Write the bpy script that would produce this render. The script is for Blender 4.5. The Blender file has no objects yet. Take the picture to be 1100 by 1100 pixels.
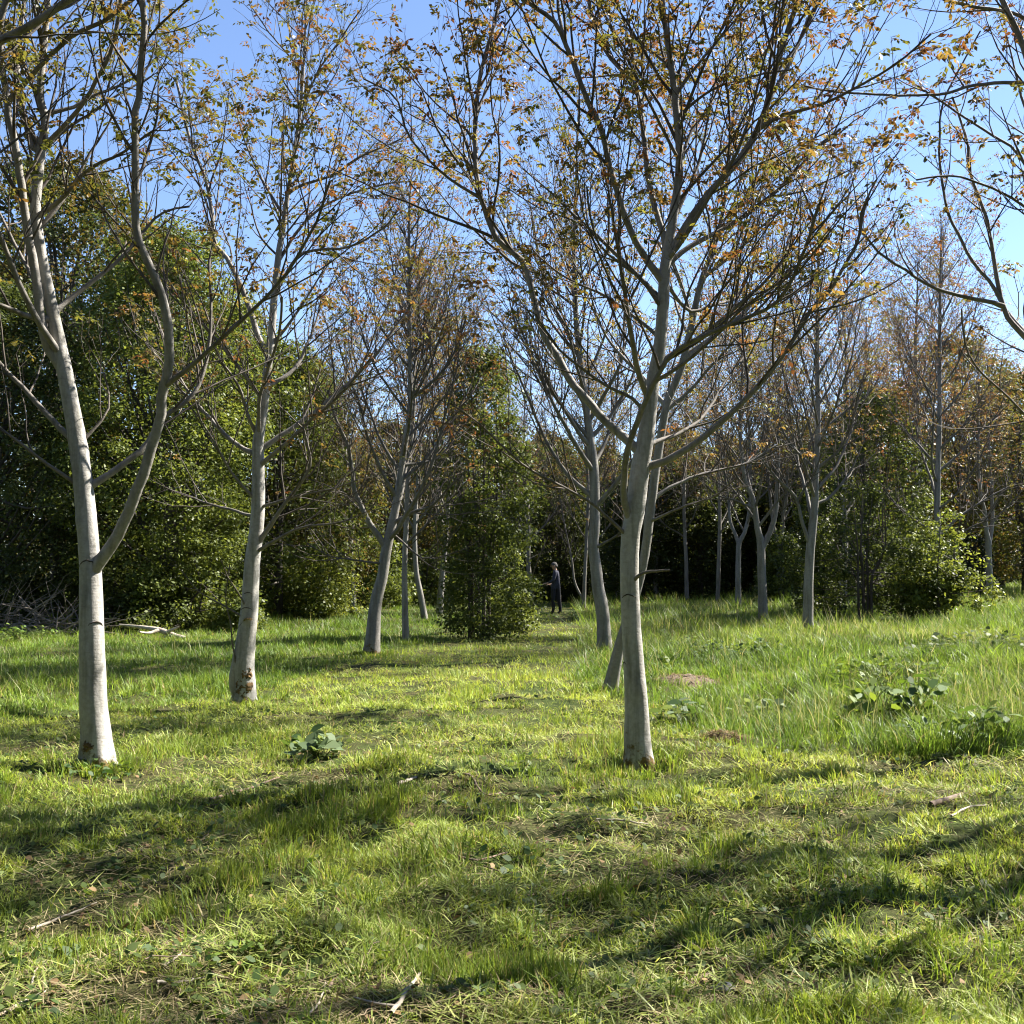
import bpy, math, random
import numpy as np
rng = np.random.default_rng(11)
random.seed(11)
C = bpy.context.scene.collection
PI = math.pi

# ------------------------------------------------------------------ camera model (photo 1100 px wide)
F = 1155.0
CAMZ = 1.6
PITCH = math.atan(60.0 / F)
cP, sP = math.cos(PITCH), math.sin(PITCH)

def ray(px, py):
    x, u = (px - 550.0) / F, (550.0 - py) / F
    return x, cP - sP * u, sP + cP * u

def at(px, py, Y):
    x, y, z = ray(px, py)
    s = Y / y
    return np.array([x * s, Y, CAMZ + z * s])

# ------------------------------------------------------------------ noise + terrain
_tab = np.random.default_rng(5).random((256, 256))
def vnoise(x, y, sc, seed=0):
    x = np.asarray(x, float) / sc + 37.7 * seed + 500
    y = np.asarray(y, float) / sc + 91.3 * seed + 500
    xi, yi = np.floor(x).astype(int), np.floor(y).astype(int)
    fx, fy = x - xi, y - yi
    fx, fy = fx * fx * (3 - 2 * fx), fy * fy * (3 - 2 * fy)
    a = _tab[xi % 256, yi % 256]; b = _tab[(xi + 1) % 256, yi % 256]
    c = _tab[xi % 256, (yi + 1) % 256]; d = _tab[(xi + 1) % 256, (yi + 1) % 256]
    return (a * (1 - fx) + b * fx) * (1 - fy) + (c * (1 - fx) + d * fx) * fy

def sstep(a, b, x):
    t = np.clip((np.asarray(x, float) - a) / (b - a), 0, 1)
    return t * t * (3 - 2 * t)

def height(x, y):
    x = np.asarray(x, float); y = np.asarray(y, float)
    h = 0.13 * (vnoise(x, y, 1.7, 1) - .5) + 0.11 * (vnoise(x, y, .65, 2) - .5) + 0.085 * (vnoise(x, y, .27, 3) - .5)
    h = h * (1 - 0.6 * sstep(12, 25, y))
    h = h + 0.10 * (vnoise(x, y, 7, 4) - .5) * sstep(9, 16, y)
    h = h + 0.45 * sstep(20, 42, y) * sstep(3, 14, np.abs(x - 1))
    h = h + 0.18 * sstep(2.5, 5, x) * sstep(9, 16, y)
    return h

def gpt(px, py):
    """point on the terrain seen at a pixel"""
    x, y, z = ray(px, py)
    s = CAMZ / -z
    for _ in range(12):
        s = (CAMZ - float(height(x * s, y * s))) / -z
    return np.array([x * s, y * s, float(height(x * s, y * s))])

# ------------------------------------------------------------------ mesh helpers
def mesh_from(name, V, faces, mat, col=None, smooth=True):
    """faces: list of int arrays (n,k)"""
    me = bpy.data.meshes.new(name)
    V = np.ascontiguousarray(V, dtype=np.float32)
    faces = [np.asarray(f, dtype=np.int32) for f in faces if len(f)]
    me.vertices.add(len(V)); me.vertices.foreach_set('co', V.ravel())
    li = np.concatenate([f.ravel() for f in faces])
    tot = np.concatenate([np.full(len(f), f.shape[1], np.int32) for f in faces])
    st = np.concatenate([[0], np.cumsum(tot)[:-1]]).astype(np.int32)
    me.loops.add(len(li)); me.loops.foreach_set('vertex_index', li)
    me.polygons.add(len(tot)); me.polygons.foreach_set('loop_start', st)
    if smooth:
        me.polygons.foreach_set('use_smooth', np.ones(len(tot), dtype=bool))
    if col is not None:
        a = me.attributes.new('col', 'FLOAT_COLOR', 'POINT')
        c4 = np.ones((len(V), 4), np.float32); c4[:, :3] = col
        a.data.foreach_set('color', c4.ravel())
    me.update(calc_edges=True)
    if mat is not None:
        for m in (mat if isinstance(mat, (list, tuple)) else [mat]):
            me.materials.append(m)
    return me

def link(name, me, parent=None):
    o = bpy.data.objects.new(name, me); C.objects.link(o)
    if parent is not None: o.parent = parent
    return o

def tag(o, label=None, cat=None, group=None, kind=None):
    if label: o['label'] = label
    if cat: o['category'] = cat
    if group: o['group'] = group
    if kind: o['kind'] = kind
    return o

def empty(name, loc, label, cat, group=None):
    o = bpy.data.objects.new(name, None); C.objects.link(o)
    o.location = tuple(float(v) for v in loc); o.empty_display_size = .2
    return tag(o, label, cat, group)

def norm(a):
    return a / np.maximum(np.linalg.norm(a, axis=-1, keepdims=True), 1e-9)

class Geo:
    def __init__(s): s.V = []; s.F = {}; s.n = 0; s.c = []
    def add(s, V, Fs, col=None):
        for f in Fs:
            s.F.setdefault(f.shape[1], []).append(np.asarray(f) + s.n)
        s.V.append(V); s.n += len(V)
        if col is not None: s.c.append(np.broadcast_to(np.asarray(col, float), (len(V), 3)))
    def mesh(s, name, mat, off=(0, 0, 0), smooth=True):
        V = np.concatenate(s.V) - np.asarray(off)
        return mesh_from(name, V, [np.concatenate(f) for f in s.F.values()], mat,
                         np.concatenate(s.c) if s.c else None, smooth)

def tubes(geo, brs, sides_of, bump=0.0, col=None):
    """brs: list of (pts (n,3), rad (n,)); batches equal lengths"""
    groups = {}
    for p, r in brs:
        groups.setdefault((len(p), sides_of(r[0])), []).append((p, r))
    for (n, k), L in groups.items():
        P = np.stack([np.asarray(p, float) for p, _ in L]); R = np.stack([np.asarray(r, float) for _, r in L])
        B = len(L)
        T = np.empty_like(P); T[:, 1:-1] = P[:, 2:] - P[:, :-2]; T[:, 0] = P[:, 1] - P[:, 0]; T[:, -1] = P[:, -1] - P[:, -2]
        T = norm(T)
        ov = norm(P[:, -1] - P[:, 0])
        ax = np.argmin(np.abs(ov), axis=1); ref = np.eye(3)[ax][:, None, :]
        U = norm(np.cross(T, np.broadcast_to(ref, T.shape))); W = np.cross(T, U)
        a = np.arange(k) * 2 * PI / k
        RR = R[:, :, None] * np.ones((1, 1, k))
        if bump:
            s = np.cumsum(np.concatenate([np.zeros((B, 1)), np.linalg.norm(np.diff(P, axis=1), axis=2)], 1), 1)
            ph = rng.random((B, 1, 1)) * 9
            RR = RR * (1 + bump * (np.sin(3 * a + 1.3 * s[..., None] + ph) * .5 + np.sin(2 * a - 2.7 * s[..., None] + 2 * ph) * .5
                                   + .6 * np.sin(5 * a + 6 * s[..., None] + ph) + .5 * np.sin(9.0 * s[..., None] + ph + a)))
        V = P[:, :, None, :] + RR[..., None] * (np.cos(a)[:, None] * U[:, :, None, :] + np.sin(a)[:, None] * W[:, :, None, :])
        V = V.reshape(-1, 3)
        i = (np.arange(B)[:, None, None] * n + np.arange(n - 1)[None, :, None]) * k
        j = np.arange(k)[None, None, :]; j2 = (j + 1) % k
        Q = np.stack([i + j, i + j2, i + k + j2, i + k + j], -1).reshape(-1, 4)
        if isinstance(col, str):
            f = np.clip((R - .006) / .05, 0, 1) ** .7
            cc = np.array([.30, .26, .225]) * (1 - f[..., None]) + f[..., None]
            geo.add(V, [Q], np.repeat(cc.reshape(-1, 3), k, 0))
        else:
            geo.add(V, [Q], col)

def catmull(P, n):
    P = np.asarray(P, float)
    if len(P) == 2:
        t = np.linspace(0, 1, n)[:, None]; return P[0] * (1 - t) + P[1] * t
    E = np.vstack([2 * P[0] - P[1], P, 2 * P[-1] - P[-2]])
    d = np.concatenate([[0], np.cumsum(np.linalg.norm(np.diff(P[:, :3], axis=0), axis=1))])
    u = np.interp(np.linspace(0, d[-1], n), d, np.arange(len(P)))
    i = np.minimum(u.astype(int), len(P) - 2); t = (u - i)[:, None]
    p0, p1, p2, p3 = E[i], E[i + 1], E[i + 2], E[i + 3]
    return .5 * (2 * p1 + (p2 - p0) * t + (2 * p0 - 5 * p1 + 4 * p2 - p3) * t ** 2 + (3 * p1 - p0 - 3 * p2 + p3) * t ** 3)

# ------------------------------------------------------------------ materials
def newmat(name):
    m = bpy.data.materials.new(name); m.use_nodes = True
    nt = m.node_tree; nt.nodes.clear()
    out = nt.nodes.new('ShaderNodeOutputMaterial')
    return m, nt, out

def N(nt, t, **kw):
    n = nt.nodes.new(t)
    for k, v in kw.items():
        if k.startswith('i_'):
            n.inputs[k[2:].replace('_', ' ')].default_value = v
        else: setattr(n, k, v)
    return n

def ramp(nt, fac, stops):
    r = nt.nodes.new('ShaderNodeValToRGB')
    e = r.color_ramp.elements
    while len(e) < len(stops): e.new(.5)
    for el, (p, c) in zip(e, stops):
        el.position = p; el.color = (*c, 1)
    nt.links.new(fac, r.inputs[0]); return r

def leaf_mat(name, trans=.45, rough=.5, spec=.3, tint=(1.25, 1.15, .55)):
    m, nt, out = newmat(name); L = nt.links
    at_ = N(nt, 'ShaderNodeAttribute', attribute_name='col')
    pb = N(nt, 'ShaderNodeBsdfPrincipled'); pb.inputs['Roughness'].default_value = rough
    pb.inputs['Specular IOR Level'].default_value = spec
    tr = N(nt, 'ShaderNodeBsdfTranslucent')
    mu = N(nt, 'ShaderNodeMix', data_type='RGBA', blend_type='MULTIPLY'); mu.inputs[0].default_value = 1
    mu.inputs[7].default_value = (*tint, 1)
    L.new(at_.outputs['Color'], mu.inputs[6])
    L.new(at_.outputs['Color'], pb.inputs['Base Color']); L.new(mu.outputs[2], tr.inputs['Color'])
    mx = N(nt, 'ShaderNodeMixShader'); mx.inputs[0].default_value = trans
    L.new(pb.outputs[0], mx.inputs[1]); L.new(tr.outputs[0], mx.inputs[2]); L.new(mx.outputs[0], out.inputs[0])
    return m

def bark_mat(name, a, b, moss=True, by_age=True):
    m, nt, out = newmat(name); L = nt.links
    tc = N(nt, 'ShaderNodeTexCoord')
    def noise(scale, vec=(1, 1, 1), detail=4, rough=.55):
        mp = N(nt, 'ShaderNodeMapping'); mp.inputs['Scale'].default_value = vec
        L.new(tc.outputs['Object'], mp.inputs[0])
        n = N(nt, 'ShaderNodeTexNoise'); n.inputs['Scale'].default_value = scale
        n.inputs['Detail'].default_value = detail; n.inputs['Roughness'].default_value = rough
        L.new(mp.outputs[0], n.inputs['Vector']); return n
    n1 = noise(3.2, (1, 1, .6)); c1 = ramp(nt, n1.outputs[0], [(.3, a), (.7, b)])
    n2 = noise(26, (1, 1, 1), 6, .7); c2 = ramp(nt, n2.outputs[0], [(.3, (.62, .62, .60)), (.62, (1.0, 1.0, 1.0))])
    mu = N(nt, 'ShaderNodeMix', data_type='RGBA', blend_type='MULTIPLY'); mu.inputs[0].default_value = .75
    L.new(c1.outputs[0], mu.inputs[6]); L.new(c2.outputs[0], mu.inputs[7])
    # thin horizontal creases and lenticels
    n3 = noise(9, (.8, .8, 9), 3, .6); c3 = ramp(nt, n3.outputs[0], [(.62, (1, 1, 1)), (.72, (.5, .46, .42))])
    mu2 = N(nt, 'ShaderNodeMix', data_type='RGBA', blend_type='MULTIPLY'); mu2.inputs[0].default_value = .22
    L.new(mu.outputs[2], mu2.inputs[6]); L.new(c3.outputs[0], mu2.inputs[7])
    col = mu2.outputs[2]
    # vertical darker weather streaks
    n5 = noise(6, (2.2, 2.2, .25), 3, .6); c5 = ramp(nt, n5.outputs[0], [(.36, (.55, .55, .5)), (.52, (1, 1, 1))])
    mu5 = N(nt, 'ShaderNodeMix', data_type='RGBA', blend_type='MULTIPLY'); mu5.inputs[0].default_value = .75
    L.new(col, mu5.inputs[6]); L.new(c5.outputs[0], mu5.inputs[7]); col = mu5.outputs[2]
    if by_age:
        at_ = N(nt, 'ShaderNodeAttribute', attribute_name='col')
        mu6 = N(nt, 'ShaderNodeMix', data_type='RGBA', blend_type='MULTIPLY'); mu6.inputs[0].default_value = 1
        L.new(col, mu6.inputs[6]); L.new(at_.outputs['Color'], mu6.inputs[7]); col = mu6.outputs[2]
    if moss:
        sx = N(nt, 'ShaderNodeSeparateXYZ'); L.new(tc.outputs['Object'], sx.inputs[0])
        n4 = noise(9, (1, 1, 1), 5, .7)
        mr = N(nt, 'ShaderNodeMapRange'); mr.inputs[1].default_value = .08; mr.inputs[2].default_value = .60
        mr.inputs[3].default_value = .16; mr.inputs[4].default_value = -.22
        L.new(sx.outputs[2], mr.inputs[0])
        ad = N(nt, 'ShaderNodeMath', operation='ADD'); L.new(mr.outputs[0], ad.inputs[0]); L.new(n4.outputs[0], ad.inputs[1])
        cm = ramp(nt, ad.outputs[0], [(.60, (0, 0, 0)), (.70, (1, 1, 1))])
        mc = ramp(nt, n2.outputs[0], [(.35, (.05, .045, .02)), (.65, (.19, .12, .035))])
        mm = N(nt, 'ShaderNodeMix', data_type='RGBA'); L.new(cm.outputs[0], mm.inputs[0])
        L.new(col, mm.inputs[6]); L.new(mc.outputs[0], mm.inputs[7]); col = mm.outputs[2]
    pb = N(nt, 'ShaderNodeBsdfPrincipled'); pb.inputs['Roughness'].default_value = .75
    pb.inputs['Specular IOR Level'].default_value = .25
    L.new(col, pb.inputs['Base Color'])
    bp = N(nt, 'ShaderNodeBump'); bp.inputs['Strength'].default_value = .5; bp.inputs['Distance'].default_value = .012
    L.new(n2.outputs[0], bp.inputs['Height'])
    bp2 = N(nt, 'ShaderNodeBump'); bp2.inputs['Strength'].default_value = .15; bp2.inputs['Distance'].default_value = .02
    L.new(n3.outputs[0], bp2.inputs['Height']); L.new(bp.outputs[0], bp2.inputs['Normal'])
    L.new(bp2.outputs[0], pb.inputs['Normal']); L.new(pb.outputs[0], out.inputs[0])
    return m

def plain_mat(name, a, b, scale=8, rough=.85, bump=.3):
    m, nt, out = newmat(name); L = nt.links
    tc = N(nt, 'ShaderNodeTexCoord'); n = N(nt, 'ShaderNodeTexNoise')
    n.inputs['Scale'].default_value = scale; n.inputs['Detail'].default_value = 6
    L.new(tc.outputs['Object'], n.inputs['Vector'])
    r = ramp(nt, n.outputs[0], [(.35, a), (.65, b)])
    pb = N(nt, 'ShaderNodeBsdfPrincipled'); pb.inputs['Roughness'].default_value = rough
    L.new(r.outputs[0], pb.inputs['Base Color'])
    bp = N(nt, 'ShaderNodeBump'); bp.inputs['Strength'].default_value = bump; bp.inputs['Distance'].default_value = .01
    L.new(n.outputs[0], bp.inputs['Height']); L.new(bp.outputs[0], pb.inputs['Normal'])
    L.new(pb.outputs[0], out.inputs[0]); return m

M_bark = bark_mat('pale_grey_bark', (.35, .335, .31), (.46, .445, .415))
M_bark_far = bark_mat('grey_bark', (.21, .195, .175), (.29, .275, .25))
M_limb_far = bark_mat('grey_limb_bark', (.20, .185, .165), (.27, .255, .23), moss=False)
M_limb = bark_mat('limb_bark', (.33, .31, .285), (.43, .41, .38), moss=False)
M_twig = plain_mat('twig_bark', (.045, .036, .029), (.115, .095, .078), 14)
M_darkbark = bark_mat('dark_bark', (.06, .05, .04), (.11, .095, .08), moss=False, by_age=False)
M_scar = plain_mat('scar_bark', (.03, .024, .02), (.07, .055, .045), 30)
M_bronze = leaf_mat('bronze_leaf', .45, .5, .25, (1.25, 1.1, .6))
M_leaf = leaf_mat('green_leaf', .45, .5, .28, (1.3, 1.2, .75))
M_grass = leaf_mat('grass_blade', .40, .5, .25, (1.25, 1.15, .75))
M_weed = leaf_mat('weed_leaf', .4, .55, .2)
M_straw = leaf_mat('straw', .2, .7, .15, (1.05, 1, .8))
M_dead = plain_mat('bleached_wood', (.24, .20, .155), (.46, .41, .33), 18)
M_brush = plain_mat('brushwood', (.10, .085, .07), (.22, .19, .155), 18)
M_deadbrown = plain_mat('brown_dead_wood', (.10, .07, .05), (.24, .17, .12), 18)
M_stone = plain_mat('pale_stone', (.22, .22, .21), (.42, .42, .40), 14)

M_moss = plain_mat('rusty_moss', (.06, .042, .022), (.20, .12, .045), 22, .95, .8)

# ground
def ground_mat():
    m, nt, out = newmat('meadow_soil'); L = nt.links
    tc = N(nt, 'ShaderNodeTexCoord')
    def noise(s, d=5, r=.6):
        n = N(nt, 'ShaderNodeTexNoise'); n.inputs['Scale'].default_value = s; n.inputs['Detail'].default_value = d
        n.inputs['Roughness'].default_value = r; L.new(tc.outputs['Object'], n.inputs['Vector']); return n
    a = ramp(nt, noise(40, 6, .7).outputs[0], [(.3, (.022, .020, .010)), (.5, (.060, .060, .022)), (.72, (.16, .14, .06))])
    b = ramp(nt, noise(22, 6, .7).outputs[0], [(.3, (.025, .035, .010)), (.6, (.06, .085, .02)), (.8, (.12, .13, .04))])
    f = ramp(nt, noise(1.1, 5, .6).outputs[0], [(.42, (0, 0, 0)), (.58, (1, 1, 1))])
    mx = N(nt, 'ShaderNodeMix', data_type='RGBA'); L.new(f.outputs[0], mx.inputs[0])
    L.new(a.outputs[0], mx.inputs[6]); L.new(b.outputs[0], mx.inputs[7])
    pb = N(nt, 'ShaderNodeBsdfPrincipled'); pb.inputs['Roughness'].default_value = .95
    pb.inputs['Specular IOR Level'].default_value = .1
    L.new(mx.outputs[2], pb.inputs['Base Color'])
    bp = N(nt, 'ShaderNodeBump'); bp.inputs['Strength'].default_value = .8; bp.inputs['Distance'].default_value = .03
    L.new(noise(60, 6, .7).outputs[0], bp.inputs['Height']); L.new(bp.outputs[0], pb.inputs['Normal'])
    L.new(pb.outputs[0], out.inputs[0]); return m

def axis(lim, d0, g):
    v = [0.0]; d = d0
    while v[-1] < lim:
        v.append(v[-1] + d); d = d0 if v[-1] < 7 else d * g
    return np.array(v)
xs = axis(220, .09, 1.06); xs = np.concatenate([-xs[:0:-1], xs])
ys = np.concatenate([-axis(14, .5, 1.2)[:0:-1], axis(10, .09, 1.06), []])
yy = axis(300, .09, 1.035); ys = np.concatenate([-axis(14, .6, 1.2)[:0:-1], yy])
gx, gy = np.meshgrid(xs, ys)
gz = height(gx, gy)
nx = len(xs); ny = len(ys)
i, j = np.meshgrid(np.arange(nx - 1), np.arange(ny - 1)); b0 = (j * nx + i).ravel()
ground = link('ground', mesh_from('ground', np.stack([gx.ravel(), gy.ravel(), gz.ravel()], 1),
              [np.stack([b0, b0 + 1, b0 + nx + 1, b0 + nx], 1)], ground_mat()))
tag(ground, kind='structure')

# ------------------------------------------------------------------ branch growth (pure python vectors)
def perp_dir(d, ang, phi):
    d = norm(np.asarray(d, float)); ref = np.array([0, 0, 1.]) if abs(d[2]) < .9 else np.array([1., 0, 0])
    u = norm(np.cross(d, ref)); w = np.cross(d, u)
    return math.cos(ang) * d + math.sin(ang) * (math.cos(phi) * u + math.sin(phi) * w)

def grow(start, d, L, r, lvl, out, tips, maxlvl, dens, up=.06, wander=.10, seg=.14):
    n = max(4, min(9, int(L / seg) + 2))
    dl = L / (n - 1)
    p = np.array(start, float); d = norm(np.asarray(d, float))
    pts = [p.copy()]; ds = [d]
    rnd = rng.normal(0, wander, (n, 3))
    for k in range(1, n):
        d = d + rnd[k]; d[2] += up; d = d / math.sqrt(d @ d)
        p = p + d * dl; pts.append(p.copy()); ds.append(d)
    pts = np.array(pts); rr = np.maximum(r * (1 - .72 * np.linspace(0, 1, n)), .0016)
    out.append((pts, rr))
    if lvl < maxlvl:
        nc = max(1, int(L * dens * (1.0 if L < 1 else .8) + rng.random()))
        ph = rng.random() * 6.28
        for c in range(nc):
            t = .25 + .7 * (c + rng.random()) / nc
            k = min(n - 2, int(t * (n - 1)))
            ph += 2.4 + rng.normal(0, .3)
            cd = perp_dir(ds[k], rng.uniform(.55, .95), ph); cd[2] += .15
            cl = L * rng.uniform(.3, .55) * (1.15 - .5 * t)
            if cl > .12:
                grow(pts[k], cd, cl, rr[k] * .62, lvl + 1, out, tips, maxlvl, dens * 1.25, up, wander, seg)
    tips.append((pts[-1], ds[-1], lvl))

def limb_children(P, R, out, tips, dens, base_len, maxlvl, t0=.22, up=.07):
    """side branches along a polyline"""
    d = np.concatenate([[0], np.cumsum(np.linalg.norm(np.diff(P, axis=0), axis=1))]); L = d[-1]
    nc = int(L * dens + .5); ph = rng.random() * 6
    T = norm(np.gradient(P, axis=0))
    for c in range(nc):
        t = t0 + (1 - t0) * (c + rng.random()) / nc
        k = min(len(P) - 1, int(np.searchsorted(d, t * L)))
        ph += 2.4 + rng.normal(0, .35)
        cd = perp_dir(T[k], rng.uniform(.5, .95), ph); cd[2] += .22
        cl = base_len * (1.1 - .6 * t) * rng.uniform(.55, 1.2)
        grow(P[k], cd, cl, min(R[k] * .6, .004 + cl * .0075), 1, out, tips, maxlvl, 3.2, up)
    tips.append((P[-1], T[-1], 1))

PAL_BRONZE = np.array([(.17, .075, .04), (.16, .105, .045), (.19, .135, .05), (.10, .115, .032), (.135, .145, .04), (.175, .16, .048), (.19, .115, .045), (.18, .085, .04), (.08, .092, .028), (.16, .17, .045), (.11, .13, .036), (.13, .11, .036)])
def compound_leaves(tips, K, nl, leaflet, rach, pal=PAL_BRONZE, red=0.0, spread=.9):
    """hanging pinnate leaves at twig ends"""
    if not tips: return None
    tp = np.array([t[0] for t in tips]); td = np.array([t[1] for t in tips]); n = len(tp)
    cl = rng.random(n)
    tp = np.repeat(tp, K, 0); td = np.repeat(td, K, 0); clu = np.repeat(cl, K)
    m = len(tp)
    d = norm(td * .6 + rng.normal(0, spread, (m, 3)) * np.array([1, 1, .55]) + np.array([0, 0, .05]))
    tp = tp - td * (rng.random((m, 1)) * .10)
    Lr = rach * rng.uniform(.5, 1.2, (m, 1))
    side = norm(np.cross(d, rng.normal(0, 1, (m, 3)) * .3 + np.array([0, 0, 1.])))
    base = []; dirs = []; sz = []; sd = []
    for q in range(nl):
        pair = (q + 1) // 2; s = 0 if q == 0 else (1 if q % 2 else -1)
        t = 1.0 - .8 * pair / max(1, (nl + 1) // 2)
        droop = np.array([0, 0, -1.]) * (.25 + .5 * t)
        p = tp + d * Lr * t + np.array([0, 0, -1.]) * (Lr * t * t * .35)
        dd = norm((d * (.9 if s == 0 else .45) + side * s * .9 + droop * .9 + rng.normal(0, .22, (m, 3))))
        base.append(p); dirs.append(dd); sz.append(leaflet * rng.uniform(.6, 1.2, m) * (.75 + .25 * t)); sd.append(np.full(m, s))
    base = np.concatenate(base); dirs = np.concatenate(dirs); sz = np.concatenate(sz)[:, None]
    up = norm(np.array([0, 0, 1.]) + rng.normal(0, .5, base.shape))
    wd = norm(np.cross(dirs, up)); nn = np.cross(wd, dirs)
    V = np.stack([base, base + dirs * sz * .5 + wd * sz * .24 - nn * sz * .03, base + dirs * sz - nn * sz * .10, base + dirs * sz * .5 - wd * sz * .24 - nn * sz * .03], 1).reshape(-1, 3)
    Q = np.arange(len(base) * 4).reshape(-1, 4)
    ci = np.clip(clu * .55 + rng.random(m) * .45 + red, 0, .999)
    order = np.argsort(pal[:, 0] - pal[:, 1] * 1.0)
    col = pal[order][(ci * len(pal)).astype(int)] * rng.uniform(.75, 1.25, (m, 1))
    col = np.tile(col, (nl, 1)) * rng.uniform(.85, 1.15, (len(base), 1))
    return V, Q, np.repeat(col, 4, 0)

sides = lambda r: 10 if r > .03 else (6 if r > .012 else (4 if r > .005 else 3))

def grow_tree(name, label, base_px, Y, trunk, limbs, cat='tree', group='young bronze-leafed trees in rows on the meadow',
              lean_dy=0.0, twig=(5.2, 1.65, 3), auto=9, leaves=(3, 7, .062, .15), split=True, red=0.0, flare=1.06,
              auto_len=2.2, top_len=1.0, tscale=1.0, far_bark=False, moss=(), scars=(), auto_t=(.35, .97), leaf_lvl=1, base3=None, leaf_prob=.54):
    dens, blen, mlv = twig
    px2m = Y / F
    if base3 is None:
        b = at(base_px[0], base_px[1], Y); b[2] = float(height(b[0], Y)) - .02
    else:
        b = np.asarray(base3, float)
    root = empty(name, b, label, cat, group)
    # trunk
    tp = np.array([[t[0], t[1]] for t in trunk], float); tw = np.array([t[2] for t in trunk], float)
    p3 = np.array([at(x, y, Y + lean_dy * k / max(1, len(tp) - 1)) for k, (x, y) in enumerate(tp)])
    p3[0] = b
    Ltr = np.sum(np.linalg.norm(np.diff(p3, axis=0), axis=1))
    n = max(12, int(Ltr / .06))
    if not split: n = max(10, int(Ltr / .15))
    d0 = np.concatenate([[0], np.cumsum(np.linalg.norm(np.diff(p3, axis=0), axis=1))])
    TP = catmull(p3, n); dd = np.linspace(0, d0[-1], n)
    TR = np.interp(dd, d0, tw * .5 * px2m) * tscale
    TR = TR * (1 + (flare - 1) * np.exp(-dd / .16))
    wob = np.cumsum(rng.normal(0, .0012, (n, 3)), 0); wob[:, 2] = 0; TP = TP + wob
    TP[0, 2] -= .08
    g = Geo(); tubes(g, [(TP, TR)], lambda r: 24 if split else 14, bump=.022, col='rad')
    kk = 24 if split else 14
    Vt = g.V[-1].reshape(len(TP), kk, 3); aa = np.arange(kk) * 2 * PI / kk; ph0 = rng.random() * 6
    root_k = np.exp(-np.maximum(dd - .02, 0) / .13)[:, None] * (.16 + .16 * np.cos(4 * aa + ph0) + .10 * np.cos(7 * aa + 2 * ph0))
    knob = np.zeros((len(TP), kk))
    if split:
        for _ in range(9):
            kz = rng.uniform(.1, .9) * Ltr * .6; ka = rng.random() * 6.28; ks = rng.uniform(.03, .07)
            knob += rng.uniform(.06, .2) * np.exp(-((dd - kz) / ks) ** 2)[:, None] * np.exp(-(1 - np.cos(aa - ka)) / .10)
    Vt += (Vt - TP[:, None, :]) * (root_k + knob)[..., None]
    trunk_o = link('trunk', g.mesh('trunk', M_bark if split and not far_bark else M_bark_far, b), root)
    alltips = []; tw_all = []
    big = []
    def do_limb(P, R, dens_=dens, blen_=blen, t0=.22):
        out = []; tips = []
        limb_children(P, R, out, tips, dens_, blen_, mlv, t0)
        alltips.extend(tips)
        if split:
            g = Geo(); tubes(g, [(P, R)], lambda r: 12 if r > .02 else 8, bump=.012, col='rad')
            lo = link('limb', g.mesh('limb', M_limb, b), root)
            if len(out) >= 9:
                g = Geo(); tubes(g, out, sides)
                link('twigs', g.mesh('twigs', M_twig, b), lo)
            else:
                for br_ in out:
                    g = Geo(); tubes(g, [br_], sides); link('twig', g.mesh('twig', M_twig, b), lo)
        else:
            big.append((P, R)); tw_all.extend(out)
    made = {}
    for li, lb in enumerate(limbs):
        pts, w0, w1, dY = lb[:4]
        opt = lb[4] if len(lb) > 4 else {}
        par = opt.get('on')
        m = len(pts)
        if par is not None:
            Q = made[par]
            pp = np.array([((q[0]) / q[1], (q[2] - CAMZ) / q[1]) for q in Q])
            x, y_, z = ray(*pts[0]); k = int(np.argmin((pp[:, 0] - x / y_) ** 2 + (pp[:, 1] - z / y_) ** 2))
            Y0 = Q[k][1]; start = Q[k]
        else:
            x, y_, z = ray(*pts[0])
            pp = np.array([(q[0] / q[1], (q[2] - CAMZ) / q[1]) for q in TP])
            k = int(np.argmin((pp[:, 0] - x / y_) ** 2 + (pp[:, 1] - z / y_) ** 2))
            Y0 = TP[k][1]; start = TP[k]
        al = np.concatenate([[0], np.cumsum([math.dist(pts[q], pts[q + 1]) for q in range(m - 1)])]); al /= al[-1]
        P3 = np.array([at(x, y, Y0 + dY * a) for (x, y), a in zip(pts, al)]); P3[0] = start
        if opt.get('ext', pts[-1][1] < 6):
            dv = norm(P3[-1] - P3[-2]); P3 = np.vstack([P3, P3[-1] + dv * .6 + (0, 0, .05), P3[-1] + dv * 1.2 + (0, 0, .15)])
        L = np.sum(np.linalg.norm(np.diff(P3, axis=0), axis=1)); nn = max(8, int(L / .10))
        P = catmull(P3, nn); w = np.cumsum(rng.normal(0, .004, (nn, 3)), 0); P = P + w - w[0]
        R = (w1 + (w0 * .9 - w1) * (1 - np.linspace(0, 1, nn)) ** 1.5) * .5 * px2m; R = np.maximum(R, .003)
        R = R * (1 + .35 * np.exp(-np.linspace(0, L, nn) / .07))
        made[li] = P
        do_limb(P, R, opt.get('dens', dens), opt.get('blen', blen), opt.get('t0', .22))
    # limbs that point towards and away from the viewer, and the twiggy top
    ph = rng.random() * 6
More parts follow.
